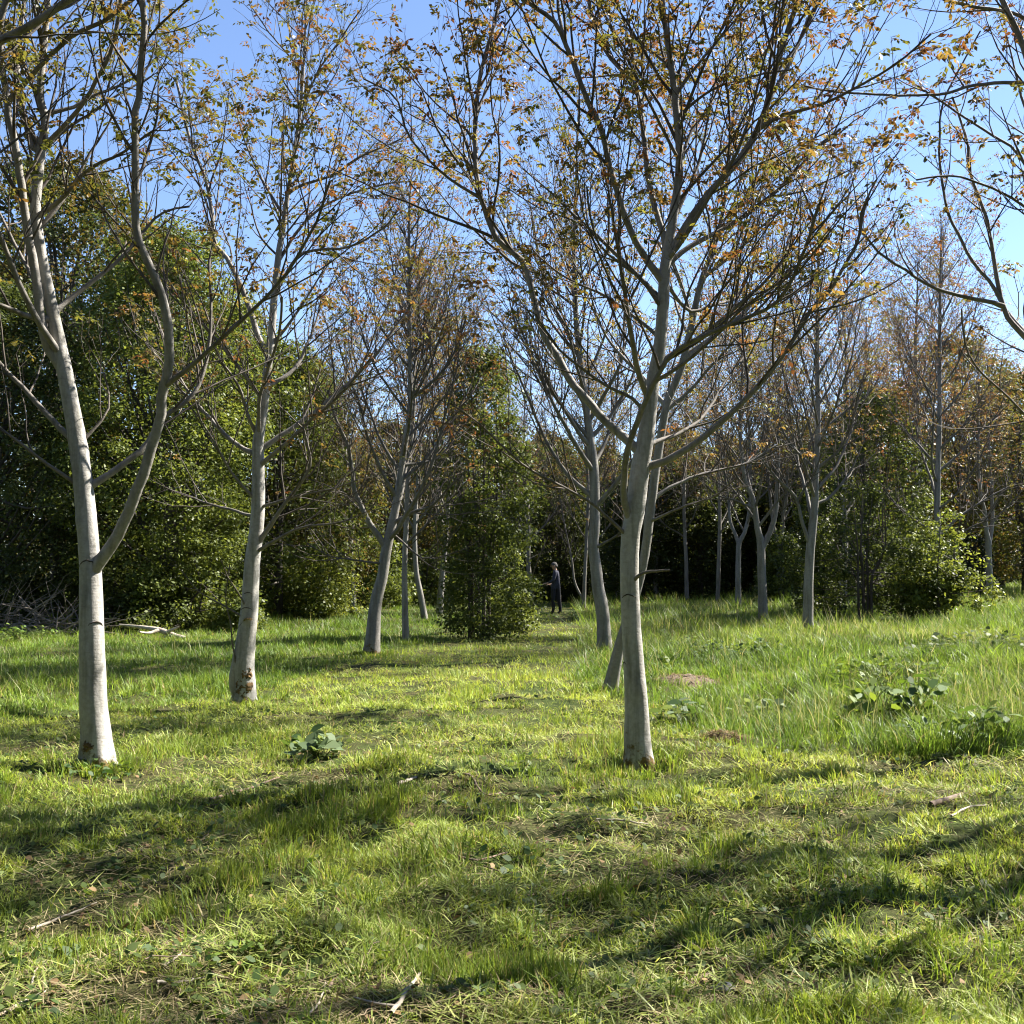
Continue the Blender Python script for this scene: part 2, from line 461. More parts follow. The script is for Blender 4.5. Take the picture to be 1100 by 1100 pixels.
    for q in range(auto):
        t = auto_t[0] + (auto_t[1] - auto_t[0]) * (q + .2 + .6 * rng.random()) / auto
        k = int(t * (n - 1)); ph += 2.4 + rng.normal(0, .3)
        tw_d = norm(TP[min(k + 1, n - 1)] - TP[k - 1])
        d = perp_dir(tw_d, rng.uniform(.7, 1.05), ph); d[2] += .1
        out = []; tips = []
        L = auto_len * (1.25 - t * .75) * rng.uniform(.75, 1.2)
        m = max(8, int(L / .12)); P = [TP[k].copy()]; dv = norm(d)
        for _ in range(m - 1):
            dv = norm(dv + rng.normal(0, .06, 3) + np.array([0, 0, .045])); P.append(P[-1] + dv * L / (m - 1))
        P = np.array(P); R = np.maximum(np.linspace(min(TR[k] * .5, .008 + L * .010), .004, m), .003)
        do_limb(P, R)
    out = []; tips = []
    k0 = int(.55 * n)
    limb_children(TP[k0:], TR[k0:], out, tips, dens * 1.5, blen * .9, mlv, .05); alltips.extend(tips)
    if split:
        g = Geo(); tubes(g, out, sides); link('twigs', g.mesh('twigs', M_twig, b), root)
    else:
        tw_all.extend(out)
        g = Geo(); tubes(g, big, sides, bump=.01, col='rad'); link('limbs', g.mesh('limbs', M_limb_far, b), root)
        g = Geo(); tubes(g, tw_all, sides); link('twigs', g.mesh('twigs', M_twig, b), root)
    tl = [t for t in alltips if t[2] >= leaf_lvl and rng.random() < leaf_prob * (.06 + .94 * float(sstep(2.6, 5.6, t[0][2])))]
    V, Q, c = compound_leaves(tl, leaves[0], leaves[1], leaves[2], leaves[3], red=red)
    link('foliage', mesh_from('foliage', V - b, [Q], M_bronze, c, False), root)
    for (px, py, mw, mh) in moss:
        x, y_, z = ray(px, py)
        pp = np.array([(q[0] / q[1], (q[2] - CAMZ) / q[1]) for q in TP])
        k = int(np.argmin((pp[:, 1] - z / y_) ** 2)); c0 = TP[k]; r = TR[k]
        a0 = math.asin(max(-.95, min(.95, (x / y_ * c0[1] - c0[0]) / r)))
        u, v = np.meshgrid(np.linspace(-1, 1, 25), np.linspace(-1, 1, 25))
        an = a0 + u * mw; zz = v * mh
        lum = np.clip(1.0 - (u ** 2 + v ** 2) - 2.4 * (vnoise(u * 3, v * 3, .8, 7 + px) * .6 + vnoise(u * 3, v * 3, .3, 8 + px) * .4 - .38), 0, 1)
        rr = r * .97 + .03 * r * lum + .014 * lum * (.4 + vnoise(u, v, .12, 9)) - .02 * (lum <= 0)
        V = np.stack([c0[0] + np.sin(an) * rr, c0[1] - np.cos(an) * rr, c0[2] + zz], -1).reshape(-1, 3)
        ii, jj = np.meshgrid(np.arange(24), np.arange(24)); q0 = (jj * 25 + ii).ravel()
        link('moss_patch', mesh_from('moss_patch', V - b, [np.stack([q0, q0 + 1, q0 + 26, q0 + 25], 1)], M_moss), root)
    for (px, py, w, h) in scars:
        x, y_, z = ray(px, py)
        pp = np.array([(q[0] / q[1], (q[2] - CAMZ) / q[1]) for q in TP])
        k = int(np.argmin((pp[:, 1] - z / y_) ** 2)); c0 = TP[k]; r = TR[k]
        xx = (x / y_ * c0[1] - c0[0]) / r
        ang0 = math.asin(max(-.95, min(.95, xx)))
        pts = []
        for a in np.linspace(-1, 1, 11):
            an = ang0 + a * w
            pts.append((c0[0] + math.sin(an) * r * 1.0, c0[1] - math.cos(an) * r * 1.0, c0[2] + (1 - a * a) * h + rng.normal(0, .003)))
        rr = .0065 * (1 - np.abs(np.linspace(-1, 1, 11)) ** 2 * .8)
        g = Geo(); tubes(g, [(np.array(pts), rr)], lambda r: 6, bump=.1)
        link('bark_scar', g.mesh('bark_scar', M_scar, b), root)
    return root

SHADERS = [(5.7, 7.3, 8.8, 'tree beyond the right edge shading the near grass'), (8.2, 9.4, 9.4, 'tree beyond the right edge in the second row over'),
           (5.6, 3.4, 8.4, 'tree beyond the right edge nearest the viewer'), (8.6, 6.4, 9.0, 'tree beyond the right edge in the second row, nearer the viewer')]
NEAR = dict(split=True)
# --- pale trunk on the left, forking low
grow_tree('tree', 'pale tree at far left, its trunk forking low into one long curved limb', (105, 826), 8.55,
    [(105, 826, 35), (102, 775, 29), (99, 700, 26), (98, 640, 24), (96, 600, 22), (91, 540, 21), (85, 490, 19), (75, 430, 17), (66, 385, 16),
     (57, 340, 13), (48, 295, 12), (40, 250, 11.5), (38, 225, 11), (41, 190, 10.5), (44, 163, 10), (46, 145, 9), (47, 125, 8.5), (42, 108, 8), (43, 76, 7.5), (47, 38, 7), (50, 0, 6), (54, -90, 4), (58, -170, 2)],
    [([(101, 619), (116, 589), (135, 552), (153, 511), (163, 478), (172, 451), (174, 420), (180, 394), (178, 345), (173, 321), (163, 295), (150, 267), (145, 249), (144, 204), (144, 165), (143, 127), (148, 109), (150, 76), (153, 38), (150, 0)], 15, 5, -.9, dict(t0=.35)),
     ([(66, 400), (51, 372), (41, 334), (36, 295), (32, 270), (28, 250), (22, 178), (13, 127), (10, 107), (5, 76), (3, 45), (6, 15), (22, -20)], 12, 5, -.5, dict(t0=.2)),
     ([(44, 163), (36, 160), (27, 132), (19, 100), (18, 75), (21, 33), (24, 0)], 8, 4, .5),
     ([(98, 524), (127, 502), (158, 479), (178, 448), (211, 423), (225, 379), (228, 330), (226, 280)], 9, 3, .7),
     ([(178, 420), (204, 397), (234, 369), (270, 336), (305, 301), (320, 281), (343, 240), (357, 194)], 6, 2.5, -.8, dict(on=0)),
     ([(72, 479), (46, 440), (20, 410), (0, 390), (-40, 350), (-70, 300)], 8, 3, .4),
     ([(81, 524), (51, 496), (25, 476), (0, 457), (-30, 440), (-60, 400)], 5, 2, -.3),
     ([(97, 478), (112, 448), (115, 428), (110, 405), (102, 385)], 4, 1.5, .3),
     ([(46, 350), (33, 340), (13, 332), (0, 327), (-40, 300)], 8, 3, -.6),
     ([(48, 341), (69, 326), (89, 311), (115, 290), (137, 270), (163, 237), (178, 226), (203, 221)], 7, 2.5, .6),
     ([(41, 234), (71, 211), (94, 186), (127, 170), (150, 155), (168, 140)], 6, 2.5, -.6),
     ([(43, 160), (71, 132), (89, 112), (102, 86), (117, 56), (125, 25), (130, -10)], 6, 2.5, -.5),
     ([(43, 162), (76, 137), (102, 122), (132, 102), (165, 85)], 5, 2, .6),
     ([(55, 125), (76, 115), (92, 104), (127, 89), (148, 76), (175, 51)], 5, 2, .5),
     ([(13, 110), (41, 74), (66, 51), (86, 36), (120, 19), (143, 0)], 6, 3, -.7, dict(on=1)),
     ([(58, 340), (30, 290), (-10, 210), (-40, 150)], 6, 2, .8),
    ], auto=5, auto_len=1.9, scars=((107, 672, .7, .03), (98, 612, 1.0, .05)), red=-.1, leaves=(3, 7, .06, .14), moss=((101, 800, .6, .05),), flare=1.12, twig=(5.0, 1.4, 3))
# --- nearest central tree
grow_tree('tree', 'central grey tree nearest the middle of the clearing, with many steep limbs', (686, 818), 8.9,
    [(687, 819, 33), (683, 770, 28), (680, 720, 24), (677, 660, 22), (676, 620, 22), (677, 575, 22), (682, 545, 23), (687, 505, 22), (695, 462, 19), (701, 413, 16), (709, 369, 15), (712, 328, 14),
     (714, 287, 13), (723, 232, 11), (730, 177, 9.5), (725, 109, 8), (719, 55, 7), (714, 22, 6), (713, -20, 5), (716, -110, 3.5), (715, -200, 2)],
    [([(674, 482), (655, 456), (633, 432), (616, 413), (603, 388), (586, 364), (575, 328), (565, 290), (554, 276), (535, 259), (524, 232), (515, 205), (511, 164), (513, 117), (518, 82), (529, 38), (539, 0)], 11, 3.5, .7, dict(t0=.3)),
     ([(514, 208), (480, 191), (453, 166), (436, 142), (428, 115), (420, 101), (390, 85)], 4, 2, -.4, dict(on=0)),
     ([(510, 185), (485, 153), (455, 120), (440, 112)], 3.2, 1.5, .4, dict(on=0)),
     ([(514, 117), (532, 79), (541, 50), (548, 27)], 3, 1.5, .2, dict(on=0)),
     ([(675, 562), (671, 535), (672, 492), (685, 451), (704, 407), (731, 371), (796, 340), (837, 317), (862, 268), (880, 215)], 9, 3, -1.6, dict(t0=.4)),
     ([(706, 300), (690, 273), (674, 240), (660, 196), (652, 169), (644, 136), (627, 101), (611, 55), (595, 22), (565, 0)], 9, 3.5, -.6),
     ([(610, 55), (602, 20), (598, -10)], 4, 3, .2, dict(on=5)),
     ([(716, 275), (709, 245), (695, 196), (690, 153), (682, 95), (665, 74), (649, 52), (635, 14), (632, -10)], 8, 3.5, .5),
     ([(722, 280), (739, 240), (758, 213), (783, 185), (810, 150), (824, 115), (835, 76), (848, 35), (859, 0)], 9.5, 4, -.5),
     ([(822, 118), (851, 63), (867, 22), (878, 0)], 5, 3, .5, dict(on=8)),
     ([(818, 136), (837, 125), (862, 117), (895, 104), (922, 90), (960, 68), (1000, 35)], 5, 2, -.5, dict(on=8)),
     ([(722, 290), (735, 268), (761, 254), (796, 232), (824, 210), (851, 183), (878, 153), (900, 135)], 7, 3, .7),
     ([(690, 506), (715, 495), (750, 475), (780, 451), (813, 418), (837, 388), (856, 361), (870, 336), (892, 315), (905, 295), (922, 265), (930, 225)], 9.5, 3, -.4, dict(t0=.3)),
     ([(697, 477), (731, 462), (755, 445), (780, 407), (800, 380)], 6, 2.5, 1.1),
     ([(716, 300), (742, 334), (769, 328), (794, 320), (805, 301), (810, 280)], 5, 2.5, .9),
     ([(708, 360), (695, 350), (660, 325), (630, 310), (603, 295), (575, 270)], 5, 2, .8),
     ([(697, 450), (682, 429), (655, 415), (627, 396), (600, 372), (575, 335)], 5, 2, -.6),
     ([(676, 580), (644, 546), (616, 527), (570, 505), (535, 475), (515, 456), (488, 437)], 4.5, 1.8, -.8),
     ([(678, 628), (691, 615), (722, 612)], 5, 2.2, -.35, dict(dens=.5, blen=.2)),
     ([(712, 330), (690, 300), (672, 285), (650, 268), (636, 240), (630, 200)], 4.5, 2, -.5),
     ([(724, 240), (745, 190), (757, 150), (764, 110), (775, 60)], 5, 2, .5),
     ([(728, 130), (760, 100), (800, 85), (850, 75)], 4, 1.8, -.5),
     ([(703, 410), (730, 395), (765, 365), (800, 330), (840, 300)], 5, 2, -1.1),
    ], auto=12, auto_len=2.3, scars=((668, 712, .45, .035), (674, 640, .9, .03)), red=.12, flare=1.1, tscale=.92)
# --- second tree on the left with red mossy foot
grow_tree('tree', 'pale trunk with a rust-brown mossy foot and thin suckers, second tree from the left', (262, 757), 12.7,
    [(262, 757, 28), (263, 735, 25), (262, 711, 26), (267, 658, 22), (270, 613, 20), (275, 570, 18), (277, 537, 17), (277, 498, 15.5), (277, 475, 14), (283, 439, 12), (288, 400, 11), (293, 354, 10),
     (296, 313, 9), (300, 275, 8), (306, 237, 7), (311, 202, 6), (319, 151, 5), (325, 101, 4), (329, 34, 3), (331, 0, 2.5), (333, -40, 1.6)],
    [([(272, 590), (296, 555), (316, 528), (333, 501), (331, 478), (326, 460)], 6.5, 2.5, -.5),
     ([(272, 592), (309, 572), (336, 563), (370, 558), (400, 545)], 4.5, 1.6, -.8),
     ([(277, 545), (320, 533), (357, 525), (385, 515)], 4, 1.5, -.6),
     ([(278, 483), (313, 461), (340, 441), (366, 418), (395, 391), (419, 360), (442, 325)], 7, 2.5, .8),
     ([(278, 500), (306, 478), (330, 454), (367, 424), (400, 385)], 6, 2, -.8),
     ([(277, 490), (260, 480), (242, 468), (219, 444), (198, 417), (185, 393), (170, 350)], 6.5, 2, .6),
     ([(277, 540), (249, 508), (232, 478), (215, 451), (208, 427), (200, 390)], 4, 1.6, -.7),
     ([(276, 556), (235, 545), (202, 533), (180, 525)], 4.5, 1.6, .6),
     ([(289, 385), (279, 366), (270, 336), (259, 304), (244, 278), (232, 263), (229, 237), (221, 194), (206, 156), (198, 124), (190, 90)], 8, 3, .5, dict(t0=.3)),
     ([(276, 472), (268, 450), (256, 414), (239, 387), (225, 350)], 5, 2, -.5),
     ([(276, 470), (277, 430), (285, 400), (298, 360), (300, 320)], 5, 2.5, -1.0),
     ([(288, 415), (308, 403), (323, 386), (331, 365), (337, 351), (345, 320)], 6, 2, .7),
     ([(298, 318), (325, 275), (378, 266), (413, 246), (430, 225)], 5, 1.8, -.6),
     ([(302, 280), (325, 240), (360, 214), (413, 199), (448, 194)], 4.5, 1.8, .7),
     ([(310, 210), (325, 198), (360, 185), (389, 167), (430, 150)], 4, 1.6, -.5),
     ([(322, 130), (322, 80), (303, 50), (289, 34), (272, 8)], 3, 1.4, .4),
     ([(322, 120), (340, 80), (365, 45), (390, 8)], 3, 1.4, -.4),
     ([(306, 235), (280, 190), (262, 150), (250, 110)], 4, 1.6, .5),
     ([(258, 752), (250, 700), (247, 672), (243, 640), (246, 605)], 2.6, 1.2, -.25, dict(dens=1.2, blen=.5)),
     ([(254, 758), (252, 735), (256, 705), (262, 680), (266, 660)], 15, 7, -.05, dict(dens=.0, blen=.2, ext=False)),
     ([(259, 668), (240, 650), (215, 635), (203, 622), (195, 611)], 2.4, 1.2, -.4, dict(dens=1.5, blen=.4)),
     ([(267, 660), (258, 640), (246, 622), (237, 600)], 2.6, 1.2, -.5, dict(dens=1.5, blen=.4)),
    ], auto=6, auto_len=2.0, moss=((264, 741, 1.1, .13), (268, 724, .7, .08)), scars=((266, 656, .8, .03), (268, 640, .6, .02)), red=.10, flare=1.1, tscale=.84, twig=(5.2, 1.55, 3))
# --- tree leaning behind the central one
grow_tree('tree', 'leaning dark-footed tree standing close behind the nearest central trunk', (654, 745), 13.9,
    [(654, 745, 24), (664, 700, 18), (676, 660, 16), (690, 610, 15), (697, 560, 15), (704, 505, 14), (716, 437, 13), (733, 391, 12), (744, 342, 11), (753, 301, 9), (768, 260, 7), (778, 210, 6), (784, 150, 5), (790, 90, 3.5), (795, 30, 2.5), (797, -10, 1.6)],
    [([(700, 535), (725, 520), (760, 505), (800, 495), (835, 475)], 5, 2, .6),
     ([(735, 388), (765, 360), (800, 330), (830, 290), (850, 240)], 6, 2, .6),
     ([(745, 345), (730, 300), (715, 250), (705, 200)], 5, 2, -.5),
     ([(754, 300), (790, 270), (820, 240), (850, 220)], 5, 2, -.6),
     ([(718, 435), (690, 405), (665, 380), (645, 350), (630, 300)], 6, 2, .8),
     ([(700, 560), (735, 545), (765, 535), (790, 515)], 3.5, 1.5, -.9),
     ([(770, 258), (795, 220), (815, 180), (830, 130)], 4.5, 2, .5),
    ], auto=7, auto_len=2.3, red=.05, tscale=.66, far_bark=True, twig=(5.2, 1.55, 3), leaves=(3, 7, .062, .15))
MID = dict(tscale=.82, split=False, leaves=(3, 5, .07, .17), twig=(5.8, 1.65, 2), auto=22, auto_len=3.7, auto_t=(.25, .95))
grow_tree('tree', 'grey trunk leaning right with a low upswept left limb, left of the tall thicket', (399, 705), 19.6,
    [(399, 706, 20), (403, 650, 16), (410, 620, 14.5), (414, 592, 14), (420, 566, 12), (426, 536, 10), (430, 506, 9), (434, 480, 8), (440, 440, 7), (440, 412, 6.5), (439, 354, 6), (439, 295, 5), (439, 252, 4), (440, 215, 2.5), (441, 190, 1.5)],
    [([(412, 590), (405, 575), (394, 558), (382, 532), (378, 506), (373, 480), (360, 450), (352, 420)], 8, 2.5, -.5),
     ([(422, 560), (444, 550), (460, 545), (472, 534), (490, 515)], 5, 2, -.6),
     ([(431, 503), (466, 494), (480, 482), (495, 460)], 4.5, 1.6, .5),
     ([(441, 430), (471, 403), (488, 377), (500, 340)], 4.5, 1.6, -.4),
     ([(413, 602), (380, 602), (355, 598), (330, 585)], 3, 1.4, -.6),
     ([(418, 575), (455, 600), (475, 590), (490, 570)], 3, 1.3, -.8)], **dict(MID, auto=21), red=.12)
grow_tree('tree', 'pale trunk with a swollen bark ridge just left of the nearest central tree', (650, 707), 19.6,
    [(651, 707, 20), (648, 669, 17), (646, 650, 17), (642, 631, 16), (640, 612, 15), (637, 586, 14), (639, 560, 13.5), (638, 505, 13), (633, 464, 11), (628, 424, 9.5), (623, 383, 8.5), (619, 342, 7.5), (617, 300, 6.5), (616, 260, 5), (618, 210, 3.5), (620, 150, 2), (621, 110, 1.4)],
    [([(640, 588), (655, 580), (668, 570), (675, 550)], 4, 1.6, -.6),
     ([(638, 540), (610, 510), (585, 470), (560, 410), (540, 360)], 6, 2, .4),
     ([(634, 470), (600, 430), (570, 380), (548, 330)], 5, 1.8, -.6),
     ([(634, 470), (660, 440), (680, 400), (690, 350)], 5, 1.8, .6),
     ([(622, 380), (600, 340), (580, 280), (570, 220)], 5, 1.8, .5)], **dict(MID, auto=23), red=.05)
grow_tree('tree', 'thin dark straight trunk in the shade beside the leaning left tree', (436, 690), 23.0,
    [(436, 690, 9), (435, 640, 8), (435, 600, 7), (437, 560, 6.5), (440, 500, 6), (445, 440, 4.5), (447, 380, 3.5), (450, 320, 2.4), (452, 270, 1.4)], [], **dict(MID, auto=23, auto_len=2.4), red=.1)
grow_tree('tree', 'slim pale trunk leaning left, beside the stubby one next to the thicket', (457, 668), 31.5,
    [(457, 668, 9), (452, 640, 8), (447, 610, 6.5), (446, 560, 6), (450, 500, 5), (455, 430, 4), (460, 360, 2.5), (462, 320, 1.5)], [], **dict(MID, auto=23, leaves=(4, 3, .09, .2)), red=.12)
grow_tree('tree', 'stubby pale trunk almost touching the left side of the tall thicket', (472, 664), 34.5,
    [(472, 664, 10), (474, 630, 8), (477, 600, 7), (480, 560, 6), (484, 490, 5), (487, 420, 4), (490, 370, 2.5), (491, 340, 1.4)], [], **dict(MID, auto=23, leaves=(4, 3, .09, .2)), red=.0)
grow_tree('tree', 'slender twin-stemmed trunk far back, just right of the person', (627, 656), 40.0,
    [(627, 656, 5.5), (628, 620, 4.5), (630, 580, 4.2), (632, 530, 4), (630, 480, 3.5), (632, 430, 2.6), (633, 390, 1.4)],
    [([(626, 648), (617, 625), (614, 600), (606, 560), (600, 520)], 3, 1.6, .4), ], **dict(MID, auto=23, leaves=(4, 3, .10, .22)), red=.05)
grow_tree('tree', 'straight grey trunk nearest on the right, in sunny grass left of the big low bush', (868, 690), 23.2,
    [(868, 690, 14), (868, 645, 13), (869, 609, 12), (871, 582, 11.5), (875, 545, 10), (877, 500, 8), (879, 451, 7), (878, 396, 6), (878, 342, 5), (879, 290, 3.6), (880, 240, 2.4), (881, 195, 1.4)],
    [([(868, 585), (861, 560), (857, 542), (851, 531), (829, 509), (810, 480), (800, 440)], 5, 1.8, -.5),
     ([(857, 540), (870, 515), (882, 490)], 2.6, 1.3, -.3, dict(on=0)),
     ([(875, 542), (894, 531), (915, 505), (930, 470)], 4, 1.5, .5),
     ([(879, 505), (900, 484), (914, 456), (920, 425)], 4, 1.5, -.5),
     ([(877, 500), (867, 445), (859, 415), (850, 370)], 4, 1.5, .5),
     ([(879, 470), (905, 445), (935, 420), (950, 395)], 4, 1.5, .5)], **dict(MID, auto=21), red=.15)
grow_tree('tree', 'thick grey trunk forking into two upright limbs, next left of the straight right-hand trunk', (820, 678), 27.2,
    [(820, 678, 13), (819, 627, 11.5), (818, 600, 11), (817, 580, 10), (814, 569, 8), (809, 536, 6.5), (800, 514, 5.5), (795, 460, 4.5), (797, 400, 3.5), (798, 340, 2.4), (800, 290, 1.4)],
    [([(818, 588), (824, 578), (831, 560), (834, 536), (836, 480), (838, 420), (842, 350), (843, 300)], 7, 2, .4),
     ([(812, 545), (790, 537), (770, 530), (750, 510)], 3, 1.3, -.5)], **dict(MID, auto=21), red=.1)
grow_tree('tree', 'slim trunk with a wide V fork in the row behind the central tree', (793, 661), 36.0,
    [(793, 661, 8), (793, 602, 7), (794, 583, 6.5), (800, 571, 5), (805, 545, 4.5), (806, 500, 4), (803, 440, 3.2), (804, 380, 2.2), (804, 340, 1.3)],
    [([(794, 585), (785, 560), (783, 535), (775, 490), (768, 440)], 4.5, 1.6, .4)], **dict(MID, auto=20, leaves=(4, 3, .09, .2)), red=.05)
grow_tree('tree', 'slimmest pale trunk of the row behind, closest to the dark far wood', (771, 656), 41.0,
    [(771, 656, 6), (772, 609, 5.2), (773, 560, 4.6), (772, 500, 4), (770, 440, 3), (768, 390, 2), (768, 360, 1.2)], [], **dict(MID, auto=20, leaves=(4, 3, .10, .2)), red=.05)
grow_tree('tree', 'tall trunk with a black foot rising out of the yellow-green bush at right', (1017, 671), 29.5,
    [(1017, 671, 12), (1013, 630, 9), (1007, 569, 8), (1007, 511, 7.5), (1009, 444, 6), (1009, 360, 5), (1010, 310, 3.5), (1011, 270, 2.4), (1011, 235, 1.3)],
    [([(1008, 600), (1020, 585), (1040, 568), (1075, 555)], 3.5, 1.4, -.6), ([(1008, 575), (1030, 555), (1060, 535), (1090, 520)], 4, 1.5, .5),
     ([(1008, 570), (985, 560), (960, 540), (945, 520)], 3.5, 1.4, -.5)], **dict(MID, auto=22), red=.2)
grow_tree('tree', 'slightly bent grey trunk seen above the big low bush, left of the black-footed one', (992, 668), 33.0,
    [(992, 668, 10), (986, 620, 9), (980, 555, 8), (983, 530, 7), (988, 500, 6), (985, 430, 5), (983, 370, 4), (985, 320, 2.6), (986, 280, 1.3)], [], **dict(MID, auto=21, leaves=(4, 3, .09, .2)), red=.2)
grow_tree('tree', 'bare-stemmed bronze tree between the straight trunk and the big low bush', (925, 662), 41.0,
    [(925, 662, 7), (927, 600, 6), (929, 540, 5), (928, 470, 4), (930, 400, 3), (931, 340, 1.5)], [], **dict(MID, auto=21, leaves=(4, 3, .10, .2)), red=.22)
grow_tree('tree', 'slim bronze tree far back, between the central trunk and the slimmest pale trunk', (738, 655), 44.0,
    [(738, 655, 6), (737, 600, 5), (735, 540, 4.4), (737, 480, 3.6), (738, 420, 2.4), (738, 380, 1.3)], [], **dict(MID, auto=20, leaves=(4, 3, .10, .2)), red=.1)
# --- trees standing just outside the picture; their boughs and shadows come into it
# more of the same kind in the rows further back: copies of three of the trees above
def copy_tree(src, name, label, loc, rot, s):
    r = src.copy(); C.objects.link(r); r.location = tuple(float(v) for v in loc); r.rotation_euler[2] = rot; r.scale = (s, s, s); r['label'] = label; r.name = name
    for ch in list(src.children):
        c = ch.copy(); C.objects.link(c); c.parent = r
        for gch in ch.children:
            d = gch.copy(); C.objects.link(d); d.parent = c
    return r
roots = {o['label']: o for o in C.objects if o.get('category') == 'tree'}
SRC = [v for k, v in roots.items() if k.startswith(('straight grey trunk nearest', 'thick grey trunk forking', 'pale trunk with a swollen'))]
for q, (px, Y, s, rot, lab) in enumerate([(570, 47, 1.0, 1.0, 'twiggy bronze tree in the back rows, left of the person behind the tall thicket'), (664, 50, 1.05, 2.0, 'twiggy bronze tree in the back rows, just left of the central trunk'),
        (704, 46, .95, 3.1, 'twiggy bronze tree in the back rows, just right of the central trunk'), (905, 37, 1.0, 4.0, 'twiggy bronze tree in the back rows, between the straight trunk and the big low bush'),
        (962, 46, 1.1, 5.0, 'twiggy bronze tree in the back rows, above the big low bush'), (1062, 36, .95, .6, 'twiggy bronze tree above the ivy stump near the right edge'),
        (345, 44, 1.0, 2.6, 'twiggy bronze tree above the bright lime-green low bush'), (545, 54, 1.1, 3.6, 'twiggy bronze tree rising behind the tall thicket'), (838, 40, 1.0, 1.9, 'twiggy bronze tree in the back rows, right of the thick forking trunk'),
        (380, 36, .9, 5.6, 'twiggy bronze tree left of the leaning trunk with the upswept limb')]):
    x = (px - 550) / F * Y
    copy_tree(SRC[q % 3], 'tree', lab, (x, Y, float(height(x, Y)) - .02), rot, s)
EDGE = dict(split=True, twig=(2.8, 1.1, 3), leaves=(3, 7, .06, .14), leaf_prob=.5)
grow_tree('tree', 'tree outside the right edge whose dark sparse boughs hang into the top right corner', (1170, 795), 9.9,
    [(1170, 797, 34), (1168, 720, 25), (1165, 640, 23), (1162, 560, 21), (1160, 480, 19), (1162, 420, 17), (1166, 360, 15), (1164, 280, 12), (1160, 200, 10), (1158, 100, 8), (1155, 0, 5), (1156, -100, 2.5)],
    [([(1160, 430), (1130, 390), (1100, 360), (1086, 344), (1077, 328), (1068, 278), (1059, 232), (1050, 207), (1041, 180), (1038, 150), (1022, 105)], 9, 2.5, .5, dict(t0=.4)),
     ([(1079, 331), (1045, 321), (1014, 314), (991, 303), (973, 291), (952, 278), (936, 262), (923, 241), (925, 225), (941, 194)], 5.5, 2, -.4, dict(on=0)),
     ([(1075, 320), (1061, 300), (1043, 278), (1032, 255), (1020, 232), (1014, 203), (1011, 180), (1011, 155), (1015, 110), (1040, 60), (1055, 34)], 4.5, 1.8, .3, dict(on=0)),
     ([(1160, 240), (1125, 150), (1100, 55), (1090, 27), (1076, 0)], 9, 5, -.3),
     ([(1160, 150), (1130, 100), (1100, 86), (1046, 89), (1016, 98), (965, 101), (898, 98), (860, 92)], 6, 2, -.8),
     ([(1163, 330), (1130, 240), (1095, 165), (1060, 140), (1020, 115), (985, 92), (965, 80)], 6, 2, .3),
     ([(1163, 300), (1130, 250), (1100, 222), (1060, 200), (1020, 190), (985, 195)], 5, 2, -.5),
     ([(1160, 470), (1110, 450), (1080, 420), (1050, 390), (1040, 360), (1036, 330)], 4, 1.8, -.6),
     ([(1158, 90), (1100, 20), (1050, 8), (1010, 0)], 5, 3, -.3)], auto=8, auto_len=2.6, red=.15, **EDGE)
grow_tree('tree', 'tree outside the left edge with one dark bough crossing the top left corner', (-150, 880), 6.6,
    [(-150, 880, 44), (-152, 800, 36), (-150, 700, 33), (-148, 600, 30), (-150, 480, 27), (-152, 360, 23), (-150, 240, 19), (-146, 120, 15), (-144, 0, 11), (-143, -120, 7), (-143, -230, 3)],
    [([(-150, 150), (-90, 90), (-40, 60), (0, 41), (25, 28), (51, 13), (71, 0), (110, -20)], 13, 5, -.2)], auto=9, auto_len=2.6, auto_t=(.45, .98), **EDGE)
def pix(x, y, z):
    zz = z - CAMZ
    f = y * cP + zz * sP; u = -y * sP + zz * cP
    return 550 + F * x / f, 550 - F * u / f
for x, y, h, lab in SHADERS:
    tr = []
    for q, z in enumerate(np.linspace(0, h, 9)):
        a, b_ = pix(x + .12 * math.sin(z * 1.1 + x), y, z)
        tr.append((a, b_, max(.02, .30 * (1 - z / h) ** .8) * F / y))
    grow_tree('tree', lab, (tr[0][0], tr[0][1]), y, tr, [], auto=13, auto_len=3.1, auto_t=(.22, .97), split=False, twig=(3.6, 1.5, 2), leaves=(3, 7, .07, .17), leaf_prob=.5)
# ------------------------------------------------------------------ dense leafy trees and bushes
def leaf_cloud(centers, rads, n_each, size, pal, vert=.35, jit=.3):
    n = len(centers) * n_each
    c = np.repeat(centers, n_each, 0); r = np.repeat(rads, n_each)[:, None]
    cv = np.repeat(rng.random(len(centers)), n_each)
    off = rng.normal(0, 1, (n, 3)); off = norm(off) * (rng.random((n, 1)) ** .5) * np.array([1, 1, .75])
    p = c + off * r
    s = size * rng.uniform(.55, 1.25, (n, 1))
    nr = norm(off * .6 + np.array([0, 0, .7]) + rng.normal(0, .55, (n, 3)))
    d = norm(np.cross(nr, rng.normal(0, 1, (n, 3)))); w = np.cross(nr, d)
    V = np.stack([p - d * s * .5, p + w * s * .33 - nr * s * .04, p + d * s * .5 - nr * s * .12, p - w * s * .33 - nr * s * .04], 1).reshape(-1, 3)
    Q = np.arange(n * 4).reshape(-1, 4)
    ci = np.clip(cv * .6 + rng.random(n) * .4, 0, .999)
    col = np.asarray(pal)[(ci * len(pal)).astype(int)] * rng.uniform(.8, 1.2, (n, 1))
    return V, Q, np.repeat(col, 4, 0)

